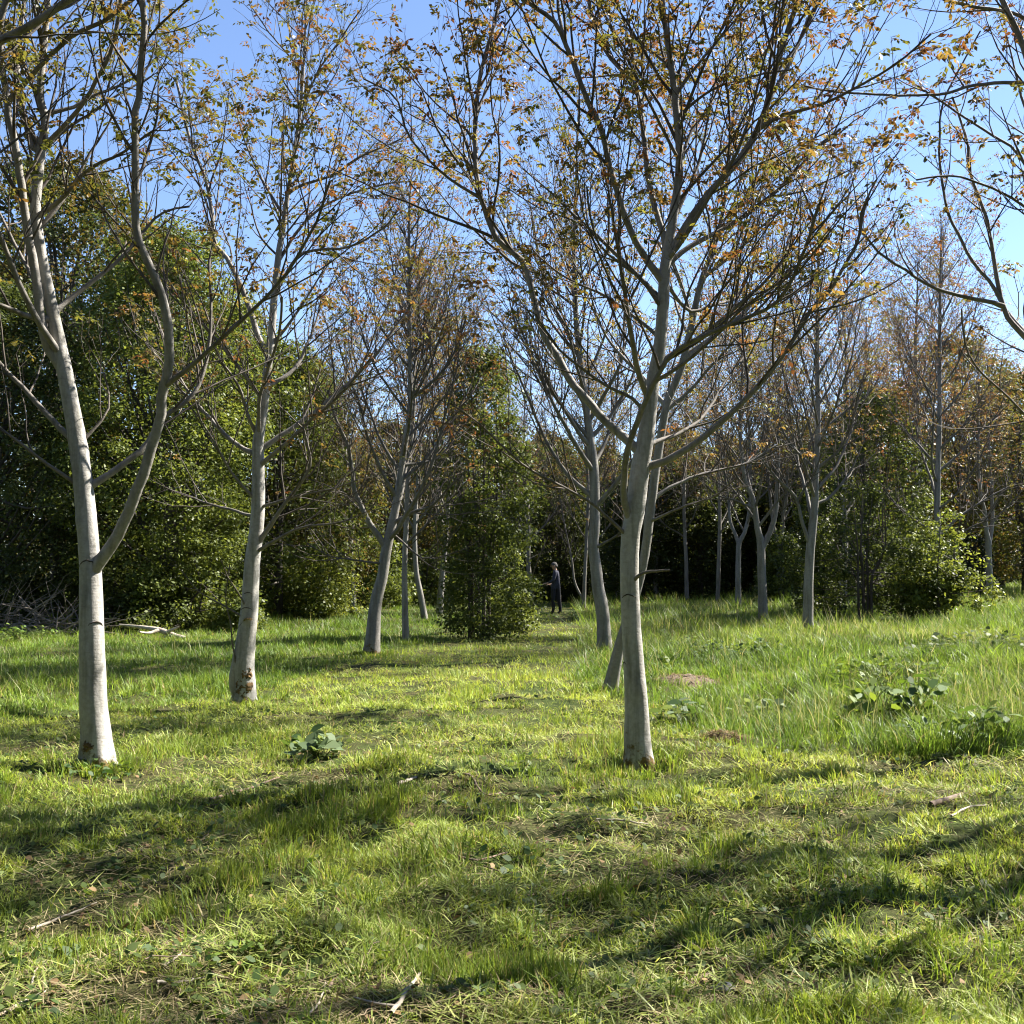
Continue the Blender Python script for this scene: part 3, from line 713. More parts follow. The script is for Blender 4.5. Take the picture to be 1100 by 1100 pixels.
def crown_clumps(h, w, z0, n, shape='egg'):
    """clump centres through an uneven crown"""
    cs = []
    lob = [(rng.uniform(0, 6.28), rng.uniform(.1, 1.0), rng.uniform(.55, 1.25)) for _ in range(12)]
    if shape == 'loose':
        st = [(rng.uniform(-.5, .5) * w, rng.uniform(-.5, .5) * w * .7, h * rng.uniform(.45, 1.05), rng.uniform(.25, .55)) for _ in range(13)]
        while len(cs) < n:
            sx, sy, sh, sw = st[rng.integers(len(st))]; sh = sh * (1.1 - .55 * abs(sx) / (w * .5))
            t = rng.random() ** .8; a = rng.random() * 6.28; rr = sw * math.sin(PI * (.1 + .86 * t)) ** .5 * rng.random() ** .5
            cs.append((sx * (.75 + .4 * t) + math.cos(a) * rr, sy + math.sin(a) * rr, z0 + (sh - z0) * t))
    if shape == 'bush':
        sub = [(0, 0, h * .8, w * .62)]
        for _ in range(8):
            a = rng.random() * 6.28; q = w * .5 * rng.uniform(.2, .75)
            sub.append((math.cos(a) * q, math.sin(a) * q, h * rng.uniform(.35, 1.0) * (1.05 - .5 * q / (w * .5)), w * rng.uniform(.28, .48)))
        while len(cs) < n:
            sx, sy, sh, sw = sub[rng.integers(len(sub))]
            t = rng.random(); a = rng.random() * 6.28; rr = sw * .5 * math.sqrt(max(0, 1 - t ** 2.2)) * rng.random() ** .4
            cs.append((sx + math.cos(a) * rr, sy + math.sin(a) * rr, z0 + (sh - z0) * t * rng.uniform(.9, 1.12)))
    while len(cs) < n:
        t = rng.random(); a = rng.random() * 6.28
        prof = {'egg': math.sin(PI * min(1, (t * .86 + .12))) ** .6, 'bush': math.sqrt(max(0, 1 - t ** 1.8)), 'cone': (1 - t) ** .7 * min(1, .45 + t * 3)}[shape]
        k = 1.0
        for (la, lz, lm) in lob:
            q = math.exp(-((math.cos(a - la) - 1) ** 2) / .15 - ((t - lz) / .18) ** 2)
            k = k * (1 - q) + lm * q
        rr = w * .5 * prof * k * (rng.random() ** .38) * (rng.uniform(1.0, 1.3) if rng.random() < .10 else 1.0)
        cs.append((math.cos(a) * rr, math.sin(a) * rr, z0 + (h - z0) * t))
    return np.array(cs)

DARKG = [(.038, .050, .016), (.050, .068, .020), (.064, .085, .024), (.078, .105, .028)]
MIDG = [(.062, .085, .020), (.088, .118, .026), (.115, .148, .032), (.14, .172, .040)]
LIME = [(.11, .145, .030), (.155, .19, .038), (.20, .235, .046), (.25, .275, .06)]
BRON = [(.075, .092, .020), (.10, .105, .024), (.12, .10, .028), (.125, .085, .026), (.085, .11, .022), (.11, .125, .025)]
OLIV = [(.055, .065, .016), (.075, .085, .018), (.09, .08, .022), (.10, .07, .022)]

def dense_parts(h, w, z0, nclump, per, leaf, pal, shape='egg', stems=1, crad=.42, trunk_r=.12, trunk_mat=None):
    cs = crown_clumps(h, w, z0, nclump, shape)
    V, Q, c = leaf_cloud(cs, rng.uniform(.6, 1.25, len(cs)) * crad, per, leaf, pal)
    fol = mesh_from('foliage', V, [Q], M_leaf, c, False)
    g = Geo(); br = []; trs = []
    for s in range(stems):
        a = rng.random() * 6.28; o = np.array([math.cos(a), math.sin(a), 0]) * (0 if stems == 1 else rng.uniform(.1, .45))
        top = np.array([o[0] * 2.5, o[1] * 2.5, h * .86])
        P = catmull(np.array([o + (0, 0, -.1), o * 1.15 + (0, 0, h * .3), (o + top) * .55 + rng.normal(0, .1, 3), top]), 14)
        trs.append((P, np.linspace(trunk_r, trunk_r * .18, 14)))
        for q in range(max(8, nclump // (10 * stems))):
            k = rng.integers(2, 12); e = cs[rng.integers(len(cs))]
            if e[2] < P[k][2] - .5: continue
            mid = (P[k] + e) * .5 + np.array([0, 0, -.05 * h]) * rng.random()
            br.append((catmull(np.array([P[k], mid, e]), 7), np.linspace(trunk_r * .32, .006, 7)))
    tubes(g, trs, lambda r: 10, bump=.03)
    tm = g.mesh('trunk', trunk_mat or M_darkbark)
    g2 = Geo(); tubes(g2, br, lambda r: 4)
    return fol, tm, (g2.mesh('branches', M_darkbark) if br else None)

def place(parts, name, label, cat, loc, rot=0.0, sc=(1, 1, 1), group=None):
    root = empty(name, loc, label, cat, group); root.rotation_euler[2] = rot; root.scale = sc
    for nm, me in zip(('foliage', 'trunk', 'branches'), parts):
        if me is not None: link(nm, me, root)
    return root

def gxy(px, Y):
    x = (px - 550) / F * Y
    return (x, Y, float(height(x, Y)) - .03)

G_L = 'dense leafy trees of the left-hand wood edge'
# left wood edge
place(dense_parts(13.0, 9.0, .3, 900, 80, .13, OLIV + DARKG, crad=.66, trunk_r=.22), 'dense_tree', 'tallest dark dense tree with a brownish top, behind the far-left forked trunk', 'tree', gxy(62, 31), group=G_L)
place(dense_parts(10.4, 6.4, .2, 860, 92, .098, MIDG + LIME[:3], crad=.55, trunk_r=.18), 'dense_tree', 'sunlit mid-green dense tree seen between the two left-hand pale trunks', 'tree', gxy(182, 28), group=G_L)
place(dense_parts(8.6, 6.0, .2, 640, 92, .095, DARKG, crad=.55, trunk_r=.16), 'dense_tree', 'dark shade-coloured dense tree at the left edge behind the brushwood heap', 'tree', gxy(-10, 27.0), group=G_L)  # nothing shades this tree; its shade is put into the dark leaf palette
place(dense_parts(8.4, 5.6, .2, 460, 70, .12, OLIV + BRON, crad=.55, trunk_r=.16), 'dense_tree', 'brownish-green dense tree behind the second pale trunk from the left', 'tree', gxy(325, 37), group=G_L)
place(dense_parts(10.6, 6.4, .3, 560, 70, .13, OLIV + MIDG, crad=.60, trunk_r=.16), 'dense_tree', 'rounded dense tree filling the gap right of the sunlit mid-green one', 'tree', gxy(250, 38), group=G_L)
place(dense_parts(12.8, 7.5, .3, 620, 64, .15, DARKG + OLIV, crad=.66, trunk_r=.2), 'dense_tree', 'dark dense tree deep in the left wood, seen over the sunlit mid-green one', 'tree', gxy(150, 37), group=G_L)
place(dense_parts(13.5, 8.5, .3, 620, 64, .16, DARKG + OLIV, crad=.70, trunk_r=.2), 'dense_tree', 'dark dense tree deep in the left wood, at the left edge of the picture', 'tree', gxy(-30, 39), group=G_L)
place(dense_parts(7.6, 6.0, .2, 460, 70, .13, OLIV + MIDG[:2], crad=.58, trunk_r=.16), 'dense_tree', 'brownish dense tree behind the leaning tree with the low upswept limb', 'tree', gxy(420, 46), group=G_L)
place(dense_parts(2.5, 3.6, .1, 250, 60, .10, LIME, 'bush', stems=4, crad=.36, trunk_r=.04), 'bush', 'bright lime-green low bush behind the second pale trunk from the left', 'bush', gxy(340, 34))
place(dense_parts(2.4, 3.8, .1, 240, 60, .10, MIDG, 'bush', stems=4, crad=.36, trunk_r=.04), 'bush', 'mid-green low bush at the wood edge between the two left-hand trunks', 'bush', gxy(205, 27.0))
place(dense_parts(2.0, 3.4, .1, 200, 60, .10, DARKG, 'bush', stems=4, crad=.36, trunk_r=.04), 'bush', 'dark low bush at the wood edge just right of the far-left trunk', 'bush', gxy(140, 26.5))
place(dense_parts(3.6, 4.6, .1, 300, 60, .12, MIDG + OLIV[:1], 'bush', stems=4, crad=.45, trunk_r=.05), 'bush', 'tall green bush behind the leaning tree left of the tall thicket', 'bush', gxy(395, 42))
place(dense_parts(2.6, 4.0, .1, 240, 60, .12, LIME[:2] + MIDG, 'bush', stems=4, crad=.42, trunk_r=.05), 'bush', 'green bush behind the two slim pale trunks left of the tall thicket', 'bush', gxy(455, 44))
place(dense_parts(8.4, 5.6, .2, 480, 66, .12, MIDG[:3] + OLIV[:2], crad=.56, trunk_r=.15), 'dense_tree', 'mid-green dense tree between the second pale trunk and the leaning one', 'tree', gxy(300, 33), group=G_L)
place(dense_parts(7.0, 5.2, .2, 420, 66, .12, OLIV + MIDG[:2], crad=.56, trunk_r=.15), 'dense_tree', 'olive dense tree just left of the tall thicket, deep behind the slim trunks', 'tree', gxy(470, 50), group=G_L)
place(dense_parts(7.4, 5.4, .2, 420, 60, .14, DARKG + OLIV[:2], crad=.58, trunk_r=.15), 'dense_tree', 'dark dense tree at the end of the mown strip, behind the person', 'tree', gxy(600, 52))
place(dense_parts(7.4, 5.6, .2, 420, 60, .14, DARKG + OLIV[:2], crad=.58, trunk_r=.15), 'dense_tree', 'dark dense tree behind the central trunk and the slimmest pale trunk', 'tree', gxy(715, 51))
# bush by the person
place(dense_parts(6.8, 2.9, .1, 560, 58, .085, MIDG[:3] + DARKG[2:], 'egg', stems=5, crad=.33, trunk_r=.05), 'leafy_shrub', 'tall leafy green thicket with thin stems, standing left of the person', 'shrub', gxy(520, 24.9))
place(dense_parts(2.6, 1.7, .2, 150, 56, .085, LIME[:3] + MIDG[2:], 'bush', stems=3, crad=.30, trunk_r=.03), 'leafy_shrub', 'low sunlit leafy growth at the right foot of the tall thicket', 'shrub', gxy(548, 27.5))
# right bushes
place(dense_parts(3.9, 4.8, .05, 620, 46, .085, MIDG[:3] + DARKG[1:], 'loose', stems=6, crad=.27, trunk_r=.04), 'bush', 'big low rounded bush of small green leaves on the right, beyond the sunny grass', 'bush', gxy(925, 27.8))
place(dense_parts(2.9, 1.9, .4, 150, 44, .095, LIME[:3], 'loose', stems=3, crad=.25, trunk_r=.04), 'bush', 'brighter yellow-green bush around the black-footed trunk on the right', 'bush', gxy(1004, 27.2))
place(dense_parts(6.4, 4.0, .3, 430, 52, .10, MIDG + DARKG[1:], 'egg', stems=2, crad=.42, trunk_r=.08), 'dense_tree', 'fresh green dense tree rising behind the big low bush on the right', 'tree', gxy(935, 32))
place(dense_parts(3.0, 3.2, .1, 190, 48, .11, LIME[:2] + MIDG, 'bush', stems=4, crad=.42, trunk_r=.04), 'bush', 'green bush seen between the straight and the forked trunks on the right', 'bush', gxy(848, 40))
G_R = 'bronze-leafed bushy trees on the right'
bz = [dense_parts(10.4, 6.8, .8, 560, 56, .14, BRON + OLIV[:2], crad=.60, trunk_r=.16), dense_parts(9.0, 6.2, .6, 520, 56, .14, OLIV + BRON[:3], crad=.58, trunk_r=.15)]
for k, (px, Y, v, lab, sc) in enumerate([(1030, 44, 0, 'tallest bronze bushy tree behind the black-footed trunk', 1.0), (1100, 40, 0, 'bronze bushy tree at the right edge', .80), (955, 49, 1, 'olive-bronze bushy tree left of the tallest bronze one', 1.0),
                                       (1075, 52, 1, 'olive bushy tree seen over the right-edge bronze one', 1.12), (890, 56, 1, 'olive-bronze bushy tree behind the straight right-hand trunk', 1.0), (1180, 48, 1, 'olive bushy tree just outside the right edge', 1.1)]):
    place(bz[v], 'bushy_tree', lab, 'tree', gxy(px, Y), rot=k * 1.3, sc=(sc, sc, sc), group=G_R)
place(dense_parts(2.2, 1.7, .0, 120, 50, .09, [(.012, .02, .008), (.018, .028, .010), (.024, .036, .012)], 'egg', stems=1, crad=.28, trunk_r=.25), 'ivy_stump', 'near-black ivy-covered stump in the shade right of the yellow-green bush', 'stump', gxy(1047, 38))
place(bz[1], 'bushy_tree', 'olive bushy tree behind the thick forking trunk on the right', 'tree', gxy(850, 49), rot=2.2, sc=(.9, .9, .9), group=G_R)
# far wood closing the clearing
fw = [dense_parts(7.6, 5.6, .1, 420, 52, .17, OLIV[:2] + DARKG, crad=.60, trunk_r=.16), dense_parts(6.6, 5.2, .1, 420, 52, .17, DARKG, crad=.60, trunk_r=.15), dense_parts(8.4, 6.0, .2, 440, 52, .18, OLIV + BRON[:2], crad=.62, trunk_r=.17)]
k = 0
for row, (Y, px0, px1, st) in enumerate([(58, 395, 905, 66), (66, 360, 1180, 74), (78, -200, 1300, 88)]):
    for px in np.arange(px0, px1, st):
        s = rng.uniform(.8, 1.1) * (1.0 if row < 2 else 1.1)
        place(fw[k % 3], 'far_tree', 'dark leafy tree of the far wood beyond the clearing', 'tree', gxy(px + rng.uniform(-12, 12), Y + rng.uniform(-2, 2)), rot=rng.random() * 6, sc=(s, s, s * 1.12), group='trees of the far wood')
        k += 1
for q, (x, y, s) in enumerate([(-12, -6, 1.7), (-7, -7, 1.8), (-2, -7.5, 1.7), (3.5, -7, 1.8), (9, -7.5, 1.7), (14, -6, 1.6), (-14, 0, 1.6), (-15, 7, 1.5), (-15, 14, 1.3), (19, -2, 1.4), (20, 5, 1.3), (22, 12, 1.3), (23, 19, 1.3), (24, 26, 1.3)]):  # unseen ring of trees, added to block low sky light and deepen shade
    place(fw[q % 3], 'far_tree', 'unseen dark tree added behind and beside the viewer to block sky light', 'tree', (x, y, float(height(x, y)) - .03), rot=q * 1.1, sc=(s, s, s), group='unseen trees added to block sky light')
for q, (px, Y, s, lab) in enumerate([(690, 47, .85, 'low dark tree edging the far wood, right of the central trunk'), (752, 46, .80, 'low dark tree edging the far wood, left of the slimmest pale trunk'), (806, 48, .90, 'low dark tree edging the far wood, behind the V-forked trunk'), (872, 45, .80, 'low dark tree edging the far wood, behind the straight grey trunk')]):
    place(fw[(q + 1) % 2], 'far_tree', lab, 'tree', gxy(px, Y), rot=q * 1.7, sc=(s, s, s))
lb = [dense_parts(2.4, 4.6, .0, 150, 44, .12, DARKG, 'bush', stems=4, crad=.45, trunk_r=.04), dense_parts(2.0, 4.2, .0, 140, 44, .12, DARKG[:3] + MIDG[:1], 'bush', stems=4, crad=.42, trunk_r=.04)]
for k, px in enumerate(np.arange(380, 900, 62)):
    Y = 54 + rng.uniform(-1.5, 1.5)
    place(lb[k % 2], 'undergrowth_bush', 'dark low bush under the trees of the far wood', 'bush', gxy(px, Y), rot=k * .9, group='undergrowth bushes of the far wood')

# ------------------------------------------------------------------ grass
def mown_mask(x, y):
    xc0 = np.interp(y, [9, 11, 14, 20, 33, 45], [-9, -5.5, -3.4, -2.3, .2, .8])
    xc1 = np.interp(y, [8, 9.5, 14, 20, 33, 45], [9, 2.2, 1.2, 1.5, 2.3, 2.6])
    e = .5 * (vnoise(x, y, 1.1, 9) - .5)
    return sstep(-.35, .35, x - xc0 + e) * sstep(-.35, .35, xc1 - x + e)

BARE = []
for (px, py, rx, ry, s) in [(270, 845, 1.0, .55, .95), (235, 825, .5, .35, .9), (110, 1075, .9, .22, .95), (330, 1085, .55, .22, .9), (230, 1040, .6, .2, .7), (620, 890, .55, .30, .8), (690, 905, .55, .22, .7), (640, 1000, .35, .2, .6),
                         (790, 1065, .55, .2, .9), (690, 1045, .4, .18, .7), (960, 850, .9, .35, .85), (900, 875, .7, .22, .7), (1050, 870, .6, .25, .7), (400, 1075, .35, .2, .6),
                         (400, 775, .9, .45, .6), (310, 780, .5, .3, .8), (560, 765, .7, .3, .45), (330, 850, .6, .3, .75), (500, 850, .5, .25, .6), (1080, 1010, .4, .3, .7), (870, 960, .4, .2, .4), (60, 1050, .5, .25, .6)]:
    g_ = gpt(px, py); BARE.append((g_[0], g_[1], rx, ry, s))
def bare(x, y):
    b = np.zeros_like(x)
    e = .9 * (vnoise(x, y, .35, 21) - .5) + .6 * (vnoise(x, y, .12, 22) - .5)
    for (bx, by, rx, ry, s) in BARE:
        q = ((x - bx) / rx) ** 2 + ((y - by) / ry) ** 2
        b = np.maximum(b, s * (1 - sstep(.35, 1.15, q + e)))
    b = np.maximum(b, .85 * sstep(.62, .74, vnoise(x, y, .8, 23) * .6 + vnoise(x, y, .22, 24) * .4) * (1 - sstep(10, 14, y)))
    return b

def sample(n, d0, d1, p=1.0, margin=1.6):
    """points in the visible wedge (with a margin), denser near"""
    u = rng.random(n)
    if p == 1.0: d = d0 * (d1 / d0) ** u
    else: d = (d0 ** (1 - p) + u * (d1 ** (1 - p) - d0 ** (1 - p))) ** (1 / (1 - p))
    hw = d * .48 + margin
    return (rng.random(n) * 2 - 1) * hw, d

def blades(x, y, L, w, az, th0, bend, col, geo, two=True, z=None):
    n = len(x)
    b = np.stack([x, y, height(x, y) - .008 if z is None else z], 1)
    ca, sa = np.cos(az), np.sin(az)
    def dv(t): return np.stack([np.sin(t) * ca, np.sin(t) * sa, np.cos(t)], 1)
    tw = az + PI / 2 + rng.normal(0, .7, n)
    wd = np.stack([np.cos(tw), np.sin(tw), np.zeros(n)], 1) * (w * .5)[:, None]
    if two:
        p1 = b + dv(th0) * (L * .5)[:, None]; p2 = p1 + dv(np.minimum(th0 + bend, 2.1)) * (L * .5)[:, None]
        V = np.stack([b - wd * .8, b + wd * .8, p1 + wd, p1 - wd, p2], 1).reshape(-1, 3)
        i = np.arange(n)[:, None] * 5
        geo.add(V, [i + np.array([[0, 1, 2, 3]]), i + np.array([[3, 2, 4]])], np.repeat(col, 5, 0))
    else:
        p2 = b + dv(th0 + bend * .5) * L[:, None]
        V = np.stack([b - wd, b + wd, p2], 1).reshape(-1, 3)
        geo.add(V, [np.arange(n)[:, None] * 3 + np.array([[0, 1, 2]])], np.repeat(col, 3, 0))

G_DARK = np.array([.074, .138, .022]); G_MID = np.array([.205, .31, .042]); G_LIME = np.array([.44, .52, .092]); G_STRAW = np.array([.40, .34, .17])
def grass_col(x, y, mown):
    n = len(x)
    t = np.clip(.62 * vnoise(x, y, .6, 31) + .5 * vnoise(x, y, 2.3, 32) - .1 + rng.normal(0, .17, n), 0, 1)[:, None]
    c = G_DARK * (1 - t) + G_MID * t
    m = np.clip(mown * (.35 + .6 * vnoise(x, y, 1.4, 33)) + rng.normal(0, .18, n), 0, 1)[:, None]
    c = c * (1 - m) + (G_LIME * (.75 + .4 * t)) * m
    s = (rng.random(n) < (.06 + .10 * mown))[:, None]
    c = np.where(s, G_STRAW * rng.uniform(.5, 1.1, (n, 1)), c)
    return c * rng.uniform(.75, 1.25, (n, 1))

def lay_dir(x, y):
    return 6.28 * (1.3 * vnoise(x, y, .55, 41) + .8 * vnoise(x, y, .2, 42))

# short mown sward
g = Geo()
for (n, d0, d1, p, wmul, two) in [(300000, 3.0, 6.0, 1.0, .85, True), (260000, 5.6, 12.5, 1.5, 1.15, True), (170000, 12, 26, 1.6, 2.3, False), (110000, 24, 60, 1.7, 4.2, False)]:
    x, y = sample(n, d0, d1, p)
    m = mown_mask(x, y); b = bare(x, y)
    tuft = sstep(.50, .72, vnoise(x, y, .34, 51) * .6 + vnoise(x, y, .95, 52) * .4)
    hole = .06 + .94 * sstep(.38, .56, vnoise(x, y, .16, 53) * .6 + vnoise(x, y, .5, 54) * .4)
    k = rng.random(n) < (1 - b * .93) * hole
    x, y, m, tuft, b = x[k], y[k], m[k], tuft[k], b[k]; n = len(x)
    L = (.040 + .045 * rng.random(n) + .065 * tuft * rng.random(n)) * (1 + .25 * (wmul > 2)) * (1 - .3 * b)
    w = (.0032 + .0030 * rng.random(n)) * wmul
    az = np.where(rng.random(n) < .5, lay_dir(x, y) + rng.normal(0, .6, n), rng.random(n) * 6.28)
    th = np.clip(rng.normal(1.02, .38, n) - .65 * tuft, .05, 1.5)
    blades(x, y, L, w, az, th, rng.uniform(-.3, .8, n), grass_col(x, y, m * (1 - .5 * tuft)), g, two, height(x, y) + rng.uniform(-.008, .022, n))
tag(link('mown_grass', g.mesh('mown_grass', M_grass)), 'short mown yellow-green grass covering the clearing floor', 'grass', kind='stuff')

# matted pale clippings lying in swathes
g = Geo()
cx, cy = sample(5200, 3.0, 30, 1.25, 1.0)
k = (rng.random(len(cx)) < mown_mask(cx, cy) * (.55 + .45 * sstep(7, 11, cy)) * (.08 + .92 * sstep(.46, .64, vnoise(cx, cy, 1.0, 91) * .5 + vnoise(cx, cy, .4, 92) * .5))); cx, cy = cx[k], cy[k]
m = 26; rad = rng.uniform(.05, .16, len(cx)) * (1 + cy / 25)
x = np.repeat(cx, m) + rng.normal(0, 1, len(cx) * m) * np.repeat(rad, m) * 1.3; y = np.repeat(cy, m) + rng.normal(0, 1, len(cx) * m) * np.repeat(rad, m) * .8
n = len(x); ca = np.repeat(rng.random(len(cx)) * 6.28, m); t = np.clip(np.repeat(rng.random(len(cx)), m)[:, None] * .7 + rng.random((n, 1)) * .4, 0, 1)
col = (np.array([.24, .33, .06]) * (1 - t) + np.array([.42, .45, .15]) * t) * rng.uniform(.65, 1.2, (n, 1))
blades(x, y, rng.uniform(.04, .13, n), rng.uniform(.003, .006, n) * (1 + y / 9), ca + rng.normal(0, .75, n), np.clip(rng.normal(1.32, .2, n), .6, 1.6), rng.uniform(-.25, .35, n), col, g, True, height(x, y) + rng.uniform(.0, .045, n))
tag(link('grass_clippings', g.mesh('grass_clippings', M_grass)), 'pale cut grass lying in matted swathes on the mown strip', 'cut grass', kind='stuff')

# taller grass left standing
g = Geo()
MOUNDS = []
for (px, py, rx, ry) in [(737, 735, .58, .40), (735, 747, .5, .5), (778, 800, .24, .18), (778, 812, .24, .3)]:
    q_ = gpt(px, py); MOUNDS.append((q_[0], q_[1], rx, ry))
def tall_density(x, y):
    t = 1 - mown_mask(x, y)
    e = 2.2 * (vnoise(x, y, 1.0, 61) - .5) + 1.0 * (vnoise(x, y, .35, 60) - .5)
    near = sstep(6.7, 8.9, y + 1.3 * e + .35 * np.maximum(x - 2.5, 0))
    for (mx, my, rx, ry) in MOUNDS:
        near = near * sstep(.8, 1.5, np.hypot((x - mx) / rx, (y - my) / ry))
    return t * near * (.15 + .85 * sstep(.36, .60, vnoise(x, y, .55, 62) * .5 + vnoise(x, y, 1.8, 63) * .5)) * np.where(x < 0, .6 + .4 * sstep(20, 30, y), 1)
for (nt, m, d0, d1, p, wmul, two) in [(9000, 34, 5.5, 13, 1.0, 1.0, True), (11000, 30, 12, 24, 1.4, 1.45, True), (7000, 24, 23, 60, 1.6, 2.8, False)]:
    cx, cy = sample(nt, d0, d1, p)
    k = rng.random(nt) < tall_density(cx, cy); cx, cy = cx[k], cy[k]; nt = len(cx)
    hs = np.where(cx < 0, .10 + .13 * vnoise(cx, cy, 1.5, 64), .12 + .30 * vnoise(cx, cy, 1.2, 65)) * rng.uniform(.6, 1.35, nt) * (1 + .35 * sstep(18, 30, cy))
    rad = rng.uniform(.04, .11, nt) * (1 + cy / 40)
    la = rng.random(nt) * 6.28
    ox = rng.normal(0, 1, nt * m); oy = rng.normal(0, 1, nt * m)
    R_ = np.repeat(rad, m); x = np.repeat(cx, m) + ox * R_; y = np.repeat(cy, m) + oy * R_; n = len(x)
    L = np.repeat(hs, m) * rng.uniform(.45, 1.25, n)
    az = np.where(rng.random(n) < .6, np.arctan2(oy, ox) + rng.normal(0, .5, n), np.repeat(la, m) + rng.normal(0, .5, n))
    th = np.clip(np.abs(rng.normal(.12, .2, n)) + .22 * np.hypot(ox, oy) * .6, 0, 1.3)
    w = (.0042 + .0036 * rng.random(n)) * wmul
    tc_ = np.repeat(rng.uniform(.62, 1.35, nt), m)[:, None]
    blades(x, y, L, w, az, th, rng.uniform(.1, 1.3, n), grass_col(x, y, .0 + .5 * sstep(.4, .65, vnoise(x, y, 2.6, 66)) * sstep(9, 15, y)) * np.array([.78, .84, .9]) * tc_, g, two)
tag(link('tall_grass', g.mesh('tall_grass', M_grass)), 'tall uncut green grass beside the mown strip', 'grass', kind='stuff')

# pale seed stalks over the tall grass
g = Geo()
x, y = sample(22000, 10, 40, 1.4)
k = rng.random(len(x)) < (1 - mown_mask(x, y)) * sstep(.42, .66, vnoise(x, y, 2.2, 68) * .6 + vnoise(x, y, .6, 69) * .4) * (.25 + .75 * (x > 0)) * .8
x, y = x[k], y[k]; n = len(x); t = rng.random((n, 1))
blades(x, y, rng.uniform(.22, .52, n), rng.uniform(.0018, .0035, n) * (1 + y / 8), rng.random(n) * 6.28, np.abs(rng.normal(.2, .2, n)), rng.uniform(.0, .9, n), np.array([.16, .22, .07]) * (1 - t) + np.array([.40, .38, .20]) * t, g, True)
tag(link('seed_stalks', g.mesh('seed_stalks', M_grass)), 'thin pale seed stalks standing over the tall grass', 'grass', kind='stuff')

# loose tufts in the mown part
g = Geo()
n_t = 520
tx, ty = sample(n_t, 3.2, 16, 1.1, .8)
keep = (bare(tx, ty) < .5); tx, ty = tx[keep], ty[keep]
feet = []
for o in list(C.objects):
    if o.parent is None and o.get('category') == 'tree' and o.location.y < 34 and abs(o.location.x) < o.location.y * .6:
        for _ in range(20):
            a = rng.random() * 6.28; q = rng.uniform(.14, .26); feet.append((o.location.x + math.cos(a) * q, o.location.y + math.sin(a) * q))
for cx, cy in list(zip(tx, ty)) + feet + [tuple(gpt(px, py)[:2]) for px, py in [(170, 735), (190, 745), (80, 885), (225, 850), (480, 755), (465, 765), (300, 1095), (505, 1055), (900, 900), (830, 810), (1090, 800), (975, 800), (560, 1010), (70, 690)]]:
    m = rng.integers(25, 70); r = rng.uniform(.04, .13)
    x = cx + rng.normal(0, r, m); y = cy + rng.normal(0, r, m)
    L = rng.uniform(.06, .17, m) * rng.uniform(.7, 1.2)
    a = np.arctan2(y - cy, x - cx) + rng.normal(0, .6, m)
    blades(x, y, L, rng.uniform(.003, .006, m) * (1 + cy / 14), a, np.abs(rng.normal(.3, .25, m)), rng.uniform(.2, 1.1, m), grass_col(x, y, np.full(m, .25)), g)
tag(link('grass_tufts', g.mesh('grass_tufts', M_grass)), 'scattered longer grass tufts missed by the mower', 'grass', kind='stuff')

# cut straw lying flat
g = Geo()
x, y = sample(90000, 3.0, 15, 1.3)
b = bare(x, y); k = rng.random(len(x)) < (.10 + .75 * b)
x, y = x[k], y[k]; n = len(x)
t = rng.random((n, 1))
col = (np.array([.42, .36, .20]) * t + np.array([.17, .13, .065]) * (1 - t)) * rng.uniform(.6, 1.25, (n, 1))
blades(x, y, rng.uniform(.03, .14, n), rng.uniform(.002, .0045, n) * (1 + y / 14), rng.random(n) * 6.28, np.clip(rng.normal(1.42, .14, n), 1.0, 1.62), rng.uniform(-.1, .25, n), col, g, True, height(x, y) + rng.uniform(.004, .035, n))
tag(link('cut_straw', g.mesh('cut_straw', M_straw)), 'dry cut stalks and thatch scattered on the mown ground', 'thatch', kind='stuff')

def flat_leaves(x, y, z, s, tilt, col, asp=.36):
    n = len(x); p = np.stack([x, y, z], 1); a = rng.random(n) * 6.28
    nr = norm(np.stack([rng.normal(0, tilt, n), rng.normal(0, tilt, n), np.ones(n)], 1))
    d = norm(np.cross(nr, np.stack([np.cos(a), np.sin(a), np.zeros(n)], 1))); w = np.cross(nr, d); s = s[:, None]
    V = np.stack([p, p + d * s * .3 + w * s * asp * .85 + nr * s * .05, p + d * s * .65 + w * s * asp * .8 + nr * s * .06, p + d * s - nr * s * .05, p + d * s * .65 - w * s * asp * .8 + nr * s * .06, p + d * s * .3 - w * s * asp * .85 + nr * s * .05], 1).reshape(-1, 3)
    return V, np.arange(n * 6).reshape(-1, 6), np.repeat(col, 6, 0)

# small dead twigs and dry leaf bits
br = []; g = Geo()
x, y = sample(900, 3.0, 13, 1.2)
k = rng.random(len(x)) < .25 + .75 * bare(x, y); x, y = x[k], y[k]
for q in range(len(x)):
    a = rng.random() * 6.28; L = rng.uniform(.05, .28); m = 5
    px_ = x[q] + np.cos(a) * np.linspace(0, L, m) + rng.normal(0, .008, m); py_ = y[q] + np.sin(a) * np.linspace(0, L, m) + rng.normal(0, .008, m)
    P = np.stack([px_, py_, height(px_, py_) + .012 + rng.uniform(0, .025) + np.linspace(0, rng.uniform(-.01, .03), m)], 1)
    r0 = rng.uniform(.0018, .0045); s = rng.random()
    tubes(g, [(P, np.linspace(r0, r0 * .5, m))], lambda r: 4, col=np.array([.09, .06, .04]) * (1 - s) + np.array([.34, .27, .19]) * s)
x, y = sample(5200, 3.0, 13, 1.2)
k = rng.random(len(x)) < .18 + .82 * bare(x, y); x, y = x[k], y[k]; n = len(x); t = rng.random((n, 1))
V, Q, c = flat_leaves(x, y, height(x, y) + rng.uniform(.008, .04, n), rng.uniform(.015, .05, n), .6, np.array([.10, .06, .03]) * (1 - t) + np.array([.32, .22, .11]) * t)
g.add(V, [Q], c)
